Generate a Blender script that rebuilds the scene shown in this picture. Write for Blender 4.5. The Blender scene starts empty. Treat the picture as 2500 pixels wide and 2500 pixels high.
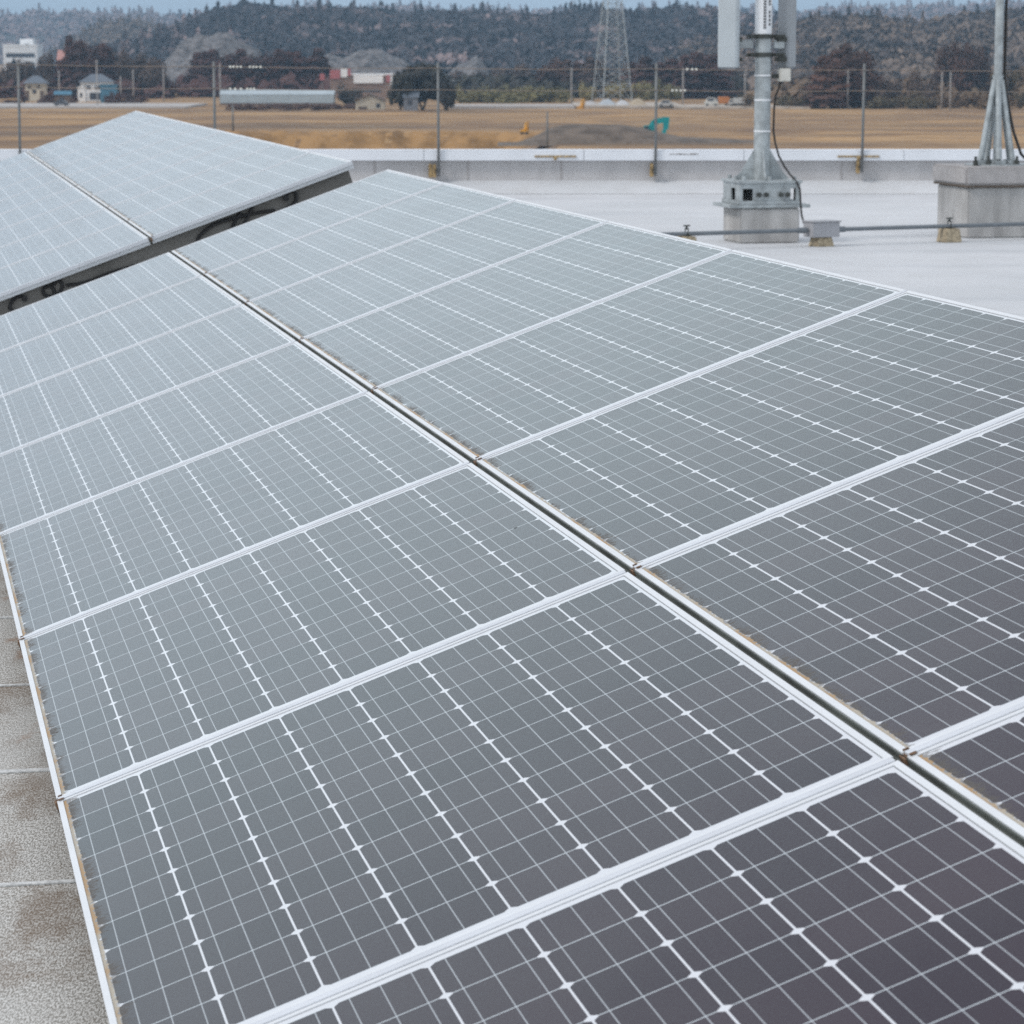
import bpy, bmesh, math, random
from mathutils import Vector, Matrix, noise

rnd = random.Random(7)
sc = bpy.context.scene
col = sc.collection

# ------------------------------------------------------------------ camera
FPX, PITCH, H = 7355.05, math.radians(8.6937), 1.75
cam = bpy.data.cameras.new("camera")
cam.sensor_width = 24.0
cam.lens = FPX / 2500 * 24.0
cam.clip_start, cam.clip_end = 0.1, 30000
cam.dof.use_dof = True
cam.dof.focus_distance = 7.6
cam.dof.aperture_fstop = 9.0
co = bpy.data.objects.new("camera", cam)
co.location = (0, 0, H)
co.rotation_euler = (math.pi / 2 - PITCH, 0, 0)
col.objects.link(co)
sc.camera = co

# ------------------------------------------------------------------ sky, sun, exposure
SUN_EL, SUN_AZ = 42.0, -118.0            # elevation; azimuth clockwise from +Y (view direction)
w = bpy.data.worlds.new("World"); sc.world = w; w.use_nodes = True
nt = w.node_tree; nt.nodes.clear()
def wn(t, **k):
    n = nt.nodes.new(t)
    for a, b in k.items(): setattr(n, a, b)
    return n
sky = wn('ShaderNodeTexSky', sky_type='NISHITA', sun_disc=False)
sky.sun_elevation = math.radians(SUN_EL); sky.sun_rotation = math.radians(SUN_AZ)
sky.air_density = 1.0; sky.dust_density = 1.5; sky.ozone_density = 1.0
geo = wn('ShaderNodeTexCoord')
mp = wn('ShaderNodeMapping'); mp.inputs['Scale'].default_value = (1.0, 1.0, 3.0)
nz = wn('ShaderNodeTexNoise'); nz.inputs['Scale'].default_value = 2.4; nz.inputs['Detail'].default_value = 6
sep = wn('ShaderNodeSeparateXYZ')
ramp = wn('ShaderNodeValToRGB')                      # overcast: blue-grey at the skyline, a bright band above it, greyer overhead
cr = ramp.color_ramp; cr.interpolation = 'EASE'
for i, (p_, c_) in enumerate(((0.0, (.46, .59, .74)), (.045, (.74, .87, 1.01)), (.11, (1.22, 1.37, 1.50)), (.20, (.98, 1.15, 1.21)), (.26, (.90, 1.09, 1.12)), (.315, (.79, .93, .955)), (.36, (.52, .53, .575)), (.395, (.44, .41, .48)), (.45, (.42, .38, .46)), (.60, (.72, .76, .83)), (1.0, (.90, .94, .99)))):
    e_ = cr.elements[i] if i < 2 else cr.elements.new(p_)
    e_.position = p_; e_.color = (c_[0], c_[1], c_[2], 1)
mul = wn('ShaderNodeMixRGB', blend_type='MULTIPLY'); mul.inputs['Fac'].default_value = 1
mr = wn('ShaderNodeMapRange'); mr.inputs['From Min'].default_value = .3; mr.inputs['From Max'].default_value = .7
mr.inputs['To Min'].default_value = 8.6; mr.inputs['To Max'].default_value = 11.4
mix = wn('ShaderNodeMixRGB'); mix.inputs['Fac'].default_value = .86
bg = wn('ShaderNodeBackground'); bg.inputs['Strength'].default_value = 0.10
out = wn('ShaderNodeOutputWorld')
L = nt.links.new
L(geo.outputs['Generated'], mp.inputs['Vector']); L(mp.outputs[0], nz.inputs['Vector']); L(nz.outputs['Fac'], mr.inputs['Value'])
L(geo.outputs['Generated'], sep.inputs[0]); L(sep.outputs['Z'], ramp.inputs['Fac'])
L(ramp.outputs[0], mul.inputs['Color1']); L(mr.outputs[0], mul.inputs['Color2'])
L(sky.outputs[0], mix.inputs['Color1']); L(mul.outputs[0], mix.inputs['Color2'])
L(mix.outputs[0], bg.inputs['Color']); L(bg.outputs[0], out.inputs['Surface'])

sl = bpy.data.lights.new("sun", 'SUN'); sl.energy = 1.4; sl.angle = math.radians(14); sl.color = (1.0, 0.96, 0.91)
so = bpy.data.objects.new("sun", sl); col.objects.link(so)
az, el = math.radians(SUN_AZ), math.radians(SUN_EL)
sdir = Vector((math.sin(az) * math.cos(el), math.cos(az) * math.cos(el), math.sin(el)))
so.rotation_euler = sdir.to_track_quat('Z', 'Y').to_euler()
so.location = (0, 0, 60)

vs = sc.view_settings
vs.view_transform = 'Standard'; vs.look = 'None'; vs.exposure = 0.15; vs.gamma = 1.0
sc.render.engine = 'CYCLES'
cy = sc.cycles
cy.use_denoising = False; cy.use_adaptive_sampling = False
cy.max_bounces = 6; cy.diffuse_bounces = 3; cy.glossy_bounces = 3; cy.volume_bounces = 0; cy.transparent_max_bounces = 8
cy.caustics_reflective = False; cy.caustics_refractive = False

# ------------------------------------------------------------------ helpers
CP, SP = math.cos(PITCH), math.sin(PITCH)
def ray(x, y):                                     # photo pixel (2500 px frame) -> direction
    u, v = (x - 1250) / FPX, (y - 1250) / FPX
    return Vector((u, CP - v * SP, -v * CP - SP))
def aty(x, y, Y):
    d = ray(x, y); return d * (Y / d.y) + Vector((0, 0, H))
def atz(x, y, z=0.0):
    d = ray(x, y); return d * ((z - H) / d.z) + Vector((0, 0, H))

class MB:
    """collects shapes, builds ONE mesh object"""
    def __init__(s): s.v, s.f = [], []
    def add(s, vs_, fs):
        n = len(s.v); s.v += [tuple(p) for p in vs_]; s.f += [tuple(i + n for i in f) for f in fs]
    def box(s, a, b, M=None):
        x0, y0, z0 = a; x1, y1, z1 = b
        p = [Vector(q) for q in ((x0,y0,z0),(x1,y0,z0),(x1,y1,z0),(x0,y1,z0),(x0,y0,z1),(x1,y0,z1),(x1,y1,z1),(x0,y1,z1))]
        if M is not None: p = [M @ q for q in p]
        s.add(p, [(0,3,2,1),(4,5,6,7),(0,1,5,4),(1,2,6,5),(2,3,7,6),(3,0,4,7)])
    def taper(s, cx, cy_, z0, z1, w0, d0, w1, d1, M=None):
        p = []
        for z, ww, dd in ((z0, w0, d0), (z1, w1, d1)):
            p += [Vector((cx-ww/2,cy_-dd/2,z)),Vector((cx+ww/2,cy_-dd/2,z)),Vector((cx+ww/2,cy_+dd/2,z)),Vector((cx-ww/2,cy_+dd/2,z))]
        if M is not None: p = [M @ q for q in p]
        s.add(p, [(0,3,2,1),(4,5,6,7),(0,1,5,4),(1,2,6,5),(2,3,7,6),(3,0,4,7)])
    def tube(s, pts, r, n=10, cap=True):
        pts = [Vector(p) for p in pts]
        rs = r if isinstance(r, (list, tuple)) else [r] * len(pts)
        base = len(s.v); up = None
        for i, p in enumerate(pts):
            t = (pts[min(i+1, len(pts)-1)] - pts[max(i-1, 0)]).normalized()
            if up is None:
                up = Vector((0,0,1)) if abs(t.z) < .9 else Vector((1,0,0))
            a = t.cross(up).normalized(); b = a.cross(t).normalized(); up = b
            for k in range(n):
                q = 2 * math.pi * k / n
                s.v.append(tuple(p + a * (rs[i] * math.cos(q)) + b * (rs[i] * math.sin(q))))
        for i in range(len(pts) - 1):
            for k in range(n):
                k2 = (k + 1) % n
                s.f.append((base+i*n+k, base+i*n+k2, base+(i+1)*n+k2, base+(i+1)*n+k))
        if cap:
            s.f.append(tuple(base + k for k in reversed(range(n))))
            s.f.append(tuple(base + (len(pts)-1)*n + k for k in range(n)))
    def prism(s, outline, y0, y1, M=None):          # outline in x,z, extruded in y
        n = len(outline)
        p = [Vector((x, y0, z)) for x, z in outline] + [Vector((x, y1, z)) for x, z in outline]
        if M is not None: p = [M @ q for q in p]
        s.add(p, [tuple(range(n)), tuple(reversed(range(n, 2*n)))] + [(i, i+n, (i+1) % n + n, (i+1) % n) for i in range(n)])
    def build(s, name, m, parent=None, smooth=False, bevel=0.0):
        me = bpy.data.meshes.new(name); me.from_pydata(s.v, [], s.f); me.update()
        bm = bmesh.new(); bm.from_mesh(me); bmesh.ops.recalc_face_normals(bm, faces=bm.faces)
        if bevel: 
            es = [e for e in bm.edges if len(e.link_faces) == 2 and e.calc_face_angle(0) > 0.6]
            bmesh.ops.bevel(bm, geom=es, offset=bevel, segments=2, affect='EDGES', clamp_overlap=True)
        bm.to_mesh(me); bm.free()
        me.materials.append(m)
        if smooth:
            for p in me.polygons: p.use_smooth = True
        o = bpy.data.objects.new(name, me); col.objects.link(o)
        if parent is not None: o.parent = parent
        return o
def smooth_by_angle(o, deg=40):
    bm = bmesh.new(); bm.from_mesh(o.data)
    for f in bm.faces: f.smooth = True
    for e in bm.edges: e.smooth = len(e.link_faces) == 2 and e.calc_face_angle(0) < math.radians(deg)
    bm.to_mesh(o.data); bm.free(); return o
def tag(o, label=None, cat=None, group=None, kind=None):
    for k, v in (('label', label), ('category', cat), ('group', group), ('kind', kind)):
        if v: o[k] = v
    return o
def empty(name, loc=(0,0,0), rz=0.0, label=None, cat=None, group=None):
    o = bpy.data.objects.new(name, None); o.empty_display_size = .1; col.objects.link(o)
    o.location = loc; o.rotation_euler = (0, 0, rz)
    return tag(o, label, cat, group)
def copy_tree(o, parent=None):
    c = o.copy(); col.objects.link(c)
    if parent is not None: c.parent = parent
    for ch in KIDS.get(o.name, []): copy_tree(ch, c)
    return c
KIDS = {}
def kids(o):
    KIDS[o.name] = [c for c in col.objects if c.parent == o]
    for c in KIDS[o.name]: kids(c)

# ------------------------------------------------------------------ materials
def newmat(name):
    m = bpy.data.materials.new(name); m.use_nodes = True
    m.node_tree.nodes.clear(); return m
class G:
    """tiny node-graph helper"""
    def __init__(s, m): s.t = m.node_tree
    def n(s, typ, **k):
        x = s.t.nodes.new(typ)
        for a, b in k.items(): setattr(x, a, b)
        return x
    def set(s, sock, v):
        if hasattr(v, 'is_output') : s.t.links.new(v, sock)
        else: sock.default_value = v
    def m(s, op, a, b=0.0, c=0.0):
        x = s.n('ShaderNodeMath', operation=op)
        s.set(x.inputs[0], a); s.set(x.inputs[1], b); s.set(x.inputs[2], c)
        return x.outputs[0]
    def mix(s, f, a, b):
        x = s.n('ShaderNodeMixRGB'); s.set(x.inputs[0], f)
        for q, v in ((1, a), (2, b)):
            if isinstance(v, tuple) and len(v) == 3: v = v + (1,)
            s.set(x.inputs[q], v)
        return x.outputs[0]
    def noise(s, vec, scale, detail=3, rough=.55):
        x = s.n('ShaderNodeTexNoise'); x.inputs['Scale'].default_value = scale; x.inputs['Detail'].default_value = detail
        x.inputs['Roughness'].default_value = rough
        if vec is not None: s.set(x.inputs['Vector'], vec)
        return x.outputs['Fac']
    def ss(s, v, a, b, lo=0.0, hi=1.0):
        x = s.n('ShaderNodeMapRange', interpolation_type='SMOOTHSTEP')
        s.set(x.inputs['Value'], v); s.set(x.inputs['From Min'], a); s.set(x.inputs['From Max'], b)
        x.inputs['To Min'].default_value = lo; x.inputs['To Max'].default_value = hi
        return x.outputs[0]
    def bsdf(s, color, rough=.6, metal=0.0, **k):
        b = s.n('ShaderNodeBsdfPrincipled'); o = s.n('ShaderNodeOutputMaterial')
        if isinstance(color, tuple) and len(color) == 3: color = color + (1,)
        s.set(b.inputs['Base Color'], color); s.set(b.inputs['Roughness'], rough); s.set(b.inputs['Metallic'], metal)
        for a, v in k.items(): s.set(b.inputs[a.replace('_', ' ')], v)
        s.t.links.new(b.outputs[0], o.inputs['Surface']); s.b = b; return b
    def bump(s, h, strength=.3, dist=.01):
        x = s.n('ShaderNodeBump'); x.inputs['Strength'].default_value = strength; x.inputs['Distance'].default_value = dist
        s.set(x.inputs['Height'], h); s.t.links.new(x.outputs[0], s.b.inputs['Normal'])
def simple(name, c, rough=.6, metal=0.0, var=.15, scale=6.0, coord='Object', bump=0.0, stretch=None, tint=None, bdist=.01, detail=4):
    m = newmat(name); g = G(m)
    tc = g.n('ShaderNodeTexCoord').outputs[coord]
    if stretch:
        mp_ = g.n('ShaderNodeMapping'); mp_.inputs['Scale'].default_value = stretch; g.t.links.new(tc, mp_.inputs['Vector']); tc = mp_.outputs[0]
    f = g.noise(tc, scale, detail)
    f = g.ss(f, .3, .7)
    d = tuple(max(0, x * (1 - var)) for x in c); u = tuple(x * (1 + var) for x in c)
    if tint: d = tint
    g.bsdf(g.mix(f, d, u), rough, metal)
    if bump: g.bump(f, bump, bdist)
    return m

M_frame = simple("anodised_frame", (.70, .72, .745), .45, .05, .04, 3)
M_cover = simple("joint_cover_metal", (.68, .70, .74), .38, .2, .05, 5)
M_rust = simple("rusty_clip", (.14, .080, .045), .8, 0, .5, 90)
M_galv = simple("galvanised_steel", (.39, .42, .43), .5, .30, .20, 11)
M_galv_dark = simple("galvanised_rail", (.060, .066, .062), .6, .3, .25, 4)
M_rackback = simple("rack_beam_grey", (.165, .158, .146), .7, .1, .2, 5)
M_gap = simple("gap_filler_strip", (.105, .115, .105), .6, .1, .35, 6)
M_black = simple("black_rubber", (.012, .012, .013), .55, 0, .2, 30)
M_conc = simple("concrete_plinth", (.43, .42, .41), .85, 0, .22, 5, bump=.15, stretch=(1, 1, .35))
M_capm = simple("cap_concrete", (.39, .37, .365), .8, 0, .08, 14)
M_conc_tan = simple("small_concrete_block", (.40, .33, .23), .9, 0, .3, 30, bump=.3)
M_pvc = simple("grey_conduit", (.16, .18, .20), .5, 0, .1, 8)
M_box = simple("grey_pull_box", (.36, .36, .38), .5, 0, .06, 8)
M_white = simple("white_paint", (.80, .81, .83), .4, 0, .04, 5)
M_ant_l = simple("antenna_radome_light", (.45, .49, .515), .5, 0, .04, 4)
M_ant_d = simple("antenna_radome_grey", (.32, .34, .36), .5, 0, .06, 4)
M_darkmark = simple("dark_lettering", (.03, .03, .035), .6, 0, .1, 8)
M_tanbox = simple("weathered_box", (.62, .60, .55), .6, 0, .08, 12)
M_parapet = simple("parapet_render", (.50, .485, .485), .9, 0, .07, 3, stretch=(1.5, 1.5, .6), bump=.05)
M_coping = simple("coping_sheet_metal", (.74, .76, .80), .45, 0, .04, 2)
M_wood = simple("tan_bracket", (.34, .24, .12), .85, 0, .45, 25)
M_postm = simple("post_steel", (.17, .18, .185), .55, .2, .15, 8)
M_wire = simple("wire_rope", (.24, .19, .155), .7, 0, .1, 4)
M_tagw = simple("white_tag", (.75, .73, .66), .6, 0, .1, 4)

# ---- photovoltaic sheet: square cells with clipped corners, three busbars, dirt along the low edge
PB, PA_ = 0.161, 0.156141
CW, CLN = 8 * PB, 11 * PA_
def make_cells():
    m = newmat("photovoltaic_sheet"); g = G(m)
    oc = g.n('ShaderNodeTexCoord').outputs['Object']
    s = g.n('ShaderNodeSeparateXYZ'); g.t.links.new(oc, s.inputs[0]); x, y = s.outputs[0], s.outputs[1]
    rndv = g.n('ShaderNodeObjectInfo').outputs['Random']
    off = g.n('ShaderNodeVectorMath', operation='ADD'); g.t.links.new(oc, off.inputs[0])
    cb = g.n('ShaderNodeCombineXYZ'); g.set(cb.inputs[0], g.m('MULTIPLY', rndv, 53.0)); g.set(cb.inputs[1], g.m('MULTIPLY', rndv, 31.0))
    g.t.links.new(cb.outputs[0], off.inputs[1]); pv = off.outputs[0]
    ax_s = g.m('MULTIPLY', g.m('SUBTRACT', g.m('FRACT', g.m('DIVIDE', x, PB)), .5), PB)
    ay_s = g.m('MULTIPLY', g.m('SUBTRACT', g.m('FRACT', g.m('DIVIDE', y, PA_)), .5), PA_)
    ax, ay = g.m('ABSOLUTE', ax_s), g.m('ABSOLUTE', ay_s)
    hb, ha, ch = .0786, .0765, .0098
    inside = g.m('MULTIPLY', g.m('LESS_THAN', ax, hb), g.m('LESS_THAN', ay, ha))
    inside = g.m('MULTIPLY', inside, g.m('LESS_THAN', g.m('ADD', ax, ay), hb + ha - ch))
    lim = g.m('MULTIPLY', g.m('MULTIPLY', g.m('GREATER_THAN', x, 0), g.m('LESS_THAN', x, CW)),
              g.m('MULTIPLY', g.m('GREATER_THAN', y, 0), g.m('LESS_THAN', y, CLN)))
    inside = g.m('MULTIPLY', inside, lim)
    q = g.m('DIVIDE', ax_s, .052)
    bus = g.m('LESS_THAN', g.m('ABSOLUTE', g.m('SUBTRACT', q, g.m('ROUND', q))), .0010 / .052)
    bus = g.m('MULTIPLY', bus, lim)
    # slight tone differences between cells and blotches of dust
    cellid = g.n('ShaderNodeCombineXYZ'); g.set(cellid.inputs[0], g.m('FLOOR', g.m('DIVIDE', x, PB))); g.set(cellid.inputs[1], g.m('FLOOR', g.m('DIVIDE', y, PA_))); g.set(cellid.inputs[2], g.m('MULTIPLY', rndv, 77.0))
    wnz = g.n('ShaderNodeTexWhiteNoise'); g.t.links.new(cellid.outputs[0], wnz.inputs['Vector'])
    cellc = g.mix(wnz.outputs['Value'], (.0150, .0100, .0190), (.0300, .0190, .0290))
    cellc = g.mix(bus, cellc, (.36, .385, .415))
    ribbon = g.m('MULTIPLY', g.m('MULTIPLY', g.m('LESS_THAN', ax, hb - ch), g.m('GREATER_THAN', ay, ha)), lim)                    # between cells of one string the backsheet shows as a dimmer line
    base = g.mix(inside, g.mix(ribbon, (.68, .70, .74), (.53, .58, .615)), cellc)
    dn = g.noise(pv, 1.6, 3, .5)
    fine = g.noise(pv, 420, 2)
    dust = g.m('MULTIPLY', g.ss(dn, .3, .75, .012, .040), g.ss(fine, .25, .75, .6, 1.4))
    base = g.mix(dust, base, (.44, .42, .40))
    # dirt washed down to the low edge (x = 0 side)
    e = g.m('ADD', x, .0065)
    st = g.n('ShaderNodeMapping'); st.inputs['Scale'].default_value = (.35, 1, 1); g.t.links.new(pv, st.inputs['Vector'])
    n1 = g.noise(st.outputs[0], 170, 4, .75); n2 = g.noise(pv, 5, 2); n3 = g.noise(pv, 60, 3)
    reach = g.m('MULTIPLY', g.ss(n1, .34, .70, .004, .040), g.ss(n2, .32, .66, .25, 1.15))
    moss = g.m('LESS_THAN', e, reach)
    base = g.mix(g.m('MULTIPLY', moss, .72), base, g.mix(n3, (.05, .045, .038), (.16, .14, .11)))
    tanw = g.ss(n3, .3, .7, .004, .0105)
    tan = g.m('LESS_THAN', e, tanw)
    base = g.mix(g.m('MULTIPLY', tan, .9), base, g.mix(g.ss(n2, .45, .62), (.42, .37, .29), (.40, .25, .11)))
    # dark line painted along the other edges: shade and grime at the frame lip
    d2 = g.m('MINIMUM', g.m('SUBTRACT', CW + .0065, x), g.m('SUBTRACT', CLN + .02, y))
    lip_line = g.m('LESS_THAN', d2, .0016)
    base = g.mix(g.m('MULTIPLY', lip_line, .8), base, (.10, .10, .095))
    # small specks of grit and droppings
    vor = g.n('ShaderNodeTexVoronoi'); vor.inputs['Scale'].default_value = 2.2; g.t.links.new(pv, vor.inputs['Vector'])
    vc = g.n('ShaderNodeSeparateColor'); g.t.links.new(vor.outputs['Color'], vc.inputs[0])
    spk = g.m('LESS_THAN', vor.outputs['Distance'], g.m('MULTIPLY', g.m('GREATER_THAN', vc.outputs[0], .60), .011))
    base = g.mix(spk, base, (.012, .011, .010))
    dirt = g.m('MAXIMUM', g.m('MAXIMUM', moss, tan), spk)
    rough = g.m('ADD', g.ss(dn, .3, .7, .145, .175), g.m('MULTIPLY', dirt, .35))
    g.bsdf(base, rough, 0.0, IOR=1.40)
    g.set(g.b.inputs['Sheen Weight'], .22); g.set(g.b.inputs['Sheen Roughness'], .22)
    g.bump(fine, .12, .002)
    return m
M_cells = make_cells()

# ---- roof membrane: granules, brown runs
def make_roof():
    m = newmat("roof_membrane"); g = G(m)
    p = g.n('ShaderNodeTexCoord').outputs['Object']
    s = g.n('ShaderNodeSeparateXYZ'); g.t.links.new(p, s.inputs[0])
    big = g.noise(p, .35, 4); mid = g.noise(p, 2.3, 5, .6); fine = g.noise(p, 260, 2, .7); sg = g.n('ShaderNodeMapping'); sg.inputs['Scale'].default_value = (1.15, .32, 1); g.t.links.new(p, sg.inputs['Vector'])
    gr = g.noise(sg.outputs[0], 230, 2, .7)
    near = g.ss(s.outputs[1], 11.0, 20.0); rust0 = g.noise(p, 1.1, 5, .7)
    c = g.mix(g.ss(gr, .42, .58), (.245, .228, .20), (.66, .645, .615))
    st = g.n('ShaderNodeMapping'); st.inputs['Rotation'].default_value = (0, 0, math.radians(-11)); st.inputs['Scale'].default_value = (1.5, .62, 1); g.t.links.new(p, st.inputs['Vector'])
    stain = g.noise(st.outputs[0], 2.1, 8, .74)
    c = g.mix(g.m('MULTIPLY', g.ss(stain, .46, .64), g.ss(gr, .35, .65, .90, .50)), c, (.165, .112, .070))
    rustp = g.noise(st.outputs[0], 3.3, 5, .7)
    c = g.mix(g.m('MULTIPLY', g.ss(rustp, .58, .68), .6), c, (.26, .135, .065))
    pale = g.noise(st.outputs[0], .8, 4, .6)
    c = g.mix(g.ss(pale, .45, .62, 0, .25), c, (.60, .60, .585))
    sw = g.n('ShaderNodeMapping'); sw.inputs['Scale'].default_value = (.22, 1.3, 1); g.t.links.new(p, sw.inputs['Vector'])
    damp = g.noise(sw.outputs[0], .9, 5, .6)
    coat = g.mix(g.ss(big, .3, .7), (.54, .555, .575), (.62, .63, .65))
    coat = g.mix(g.ss(damp, .48, .68, 0, .38), coat, (.42, .445, .475))
    coat = g.mix(g.ss(rust0, .64, .74, 0, .25), coat, (.40, .34, .27))
    c = g.mix(g.m('MULTIPLY', near, g.ss(mid, .2, .6, .8, 1.0)), c, coat)
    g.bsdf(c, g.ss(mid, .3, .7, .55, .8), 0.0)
    g.bump(g.m('ADD', fine, gr), .35, .004)
    return m
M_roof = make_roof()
M_seam = simple("roof_seam", (.60, .605, .60), .8, 0, .2, 60, bump=.2)

def make_field():
    m = newmat("dry_grass"); g = G(m)
    p = g.n('ShaderNodeTexCoord').outputs['Object']
    st = g.n('ShaderNodeMapping'); st.inputs['Scale'].default_value = (.010, .075, 1); g.t.links.new(p, st.inputs['Vector'])
    a = g.noise(st.outputs[0], 1.0, 5, .6)
    st2 = g.n('ShaderNodeMapping'); st2.inputs['Scale'].default_value = (.0035, .026, 1); g.t.links.new(p, st2.inputs['Vector'])
    b = g.noise(st2.outputs[0], 1.0, 3, .5)
    f = g.noise(st.outputs[0], 5.0, 4, .7)
    c = g.mix(g.ss(a, .36, .66), (.145, .070, .026), (.48, .275, .105))
    c = g.mix(g.ss(b, .52, .66), c, (.115, .062, .030))
    c = g.mix(g.ss(f, .42, .72, 0, .6), c, (.50, .37, .21))
    f2 = g.noise(p, .035, 6, .75)
    c = g.mix(g.ss(f2, .48, .60, 0, .65), c, (.155, .088, .047))
    g.bsdf(c, .95); return m
M_field = make_field()
M_bank = simple("dry_bank_grass", (.27, .155, .062), .95, 0, .45, .22, stretch=(1, 1, .5), tint=(.17, .095, .035))
M_mound = simple("heaped_soil", (.135, .105, .082), .95, 0, .35, .35)
M_road = simple("pale_road", (.42, .39, .37), .9, 0, .1, .2)
M_gravel = simple("pale_yard_gravel", (.42, .36, .30), .9, 0, .25, .3)
M_hill = simple("hill_ground", (.07, .065, .058), .95, 0, .3, .02)
M_rock = simple("grey_cut_slope", (.15, .138, .135), .95, 0, .40, .30, tint=(.05, .045, .045), detail=8)

def leaf(name, c1, c2, c3=None):
    m = newmat(name); g = G(m)
    p = g.n('ShaderNodeNewGeometry').outputs['Position']
    a = g.noise(p, .085, 4, .6); b = g.noise(p, .020, 4, .6)
    r = g.n('ShaderNodeObjectInfo').outputs['Random']
    c = g.mix(g.ss(a, .32, .68), c1, c2)
    if c3: c = g.mix(g.ss(g.m('ADD', b, g.m('MULTIPLY', g.m('SUBTRACT', r, .5), .30)), .44, .62), c, c3)
    g.bsdf(c, .9); return m
M_cedar = leaf("cedar_needles", (.030, .018, .018), (.105, .050, .042), (.085, .038, .032))
M_redcedar = leaf("winter_red_cedar", (.060, .030, .023), (.120, .060, .042), (.085, .055, .045))
M_ever = leaf("evergreen_leaves", (.020, .019, .017), (.055, .047, .036), (.040, .036, .024))
M_bamboo = leaf("bamboo_leaves", (.115, .105, .045), (.34, .285, .125), (.20, .18, .085))
M_brown = leaf("bare_twigs", (.085, .060, .050), (.165, .120, .100), (.125, .085, .065))
M_shrub = leaf("dry_shrub", (.075, .060, .035), (.175, .140, .080), (.150, .095, .055))
M_hedge = leaf("reddish_hedge", (.080, .045, .040), (.170, .105, .090))
M_forest = leaf("hill_forest_canopy", (.026, .029, .037), (.066, .058, .062), (.30, .222, .212))
M_forest_r = leaf("mixed_hillside_canopy", (.030, .027, .028), (.100, .076, .068), (.20, .148, .115))
M_bark = simple("bark", (.10, .075, .06), .95, 0, .3, 3)

# ------------------------------------------------------------------ roof and parapet (structure)
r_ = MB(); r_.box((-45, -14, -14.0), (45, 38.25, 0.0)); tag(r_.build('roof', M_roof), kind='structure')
B = Vector((0.92072732, 0.19078908, 0.34038319)); A = Vector((-0.202905202, 0.979198386, 0.0)); N = B.cross(A)
B.normalize(); A.normalize(); N.normalize()
ORG = Vector((-0.57670305, 4.44254171, -1.57040126 + H))
YAW = math.atan2(B.y, B.x)
Bh = Vector((math.cos(YAW), math.sin(YAW), 0)); Ah = Vector((-math.sin(YAW), math.cos(YAW), 0))
PITCH_A, GB, MA = 1.80771, 0.05421, 0.09016
# overlapping seams of the membrane, one metre apart, parallel to the panels' slope direction
sm = MB()
s0 = Vector((-1.086, 6.197, 0)).dot(Ah)
Ms = Matrix.Rotation(YAW, 4, 'Z')
rr = random.Random(3)
for k in range(-4, 9):
    q = s0 + 1.03 * k
    for i in range(-14, 14):                        # strips with slightly ragged edges
        x0, x1 = i * 1.5, i * 1.5 + 1.5
        wv = .022 + rr.uniform(-.006, .010); off = rr.uniform(-.004, .004)
        if (Ms @ Vector((x0, q, 0))).y > 37.6 or (Ms @ Vector((x1, q, 0))).y > 37.6: continue
        sm.box((x0, q - wv / 2 + off, .0005), (x1 - .002, q + wv / 2 + off, .004), Ms)
tag(sm.build('roof_seam', M_seam), kind='structure')

PY = 37.9
ctop = aty(1250, 366, PY).z; cbot = aty(1250, 392, PY).z
pw = MB(); pw.box((-30, PY + .06, 0.0), (30, PY + .30, cbot + .02))
par = empty('parapet_wall', (0, PY, 0), 0, 'low grey rendered parapet along the far roof edge with white metal coping', 'parapet')
def rel(o, root):                                   # child built in world space -> keep in place under its root
    o.parent = root; o.matrix_parent_inverse = root.matrix_basis.inverted(); return o
def place(root): return Matrix.Translation(root.location) @ Matrix.Rotation(root.rotation_euler.z, 4, 'Z')
rel(pw.build('wall', M_parapet), par)
wj = MB()
for i in range(-24, 25):                            # pale sealed joints between the wall panels
    wj.box((.62 + i * 1.17 - .012, PY + .056, .16), (.62 + i * 1.17 + .012, PY + .0596, cbot - .004))
rel(wj.build('wall_joint', M_capm), par)
cp = MB()
for i in range(-15, 15):                            # coping sheets butted end to end
    cp.prism([(0, 0)], 0, 0) if False else None
    x0, x1 = i * 2.0 + .9, i * 2.0 + 2.9 - .004
    cp.box((x0, PY - .03, cbot), (x1, PY + .36, ctop - .012))
    cp.box((x0, PY - .022, ctop - .012), (x1, PY + .35, ctop))
rel(cp.build('coping', M_coping, bevel=.004), par)
ct = MB()
ct.prism([(-30, 0.0), (30, 0.0), (30, .0), (-30, .0)], 0, .01) if False else None
ct.add([(-30, PY - .34, .003), (30, PY - .34, .003), (30, PY + .06, .15), (-30, PY + .06, .15), (-30, PY + .06, .004), (30, PY + .06, .004)],
       [(0, 1, 2, 3), (0, 3, 4), (1, 5, 2), (3, 2, 5, 4), (0, 4, 5, 1)])
rel(ct.build('cant_strip', M_roof), par)

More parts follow.
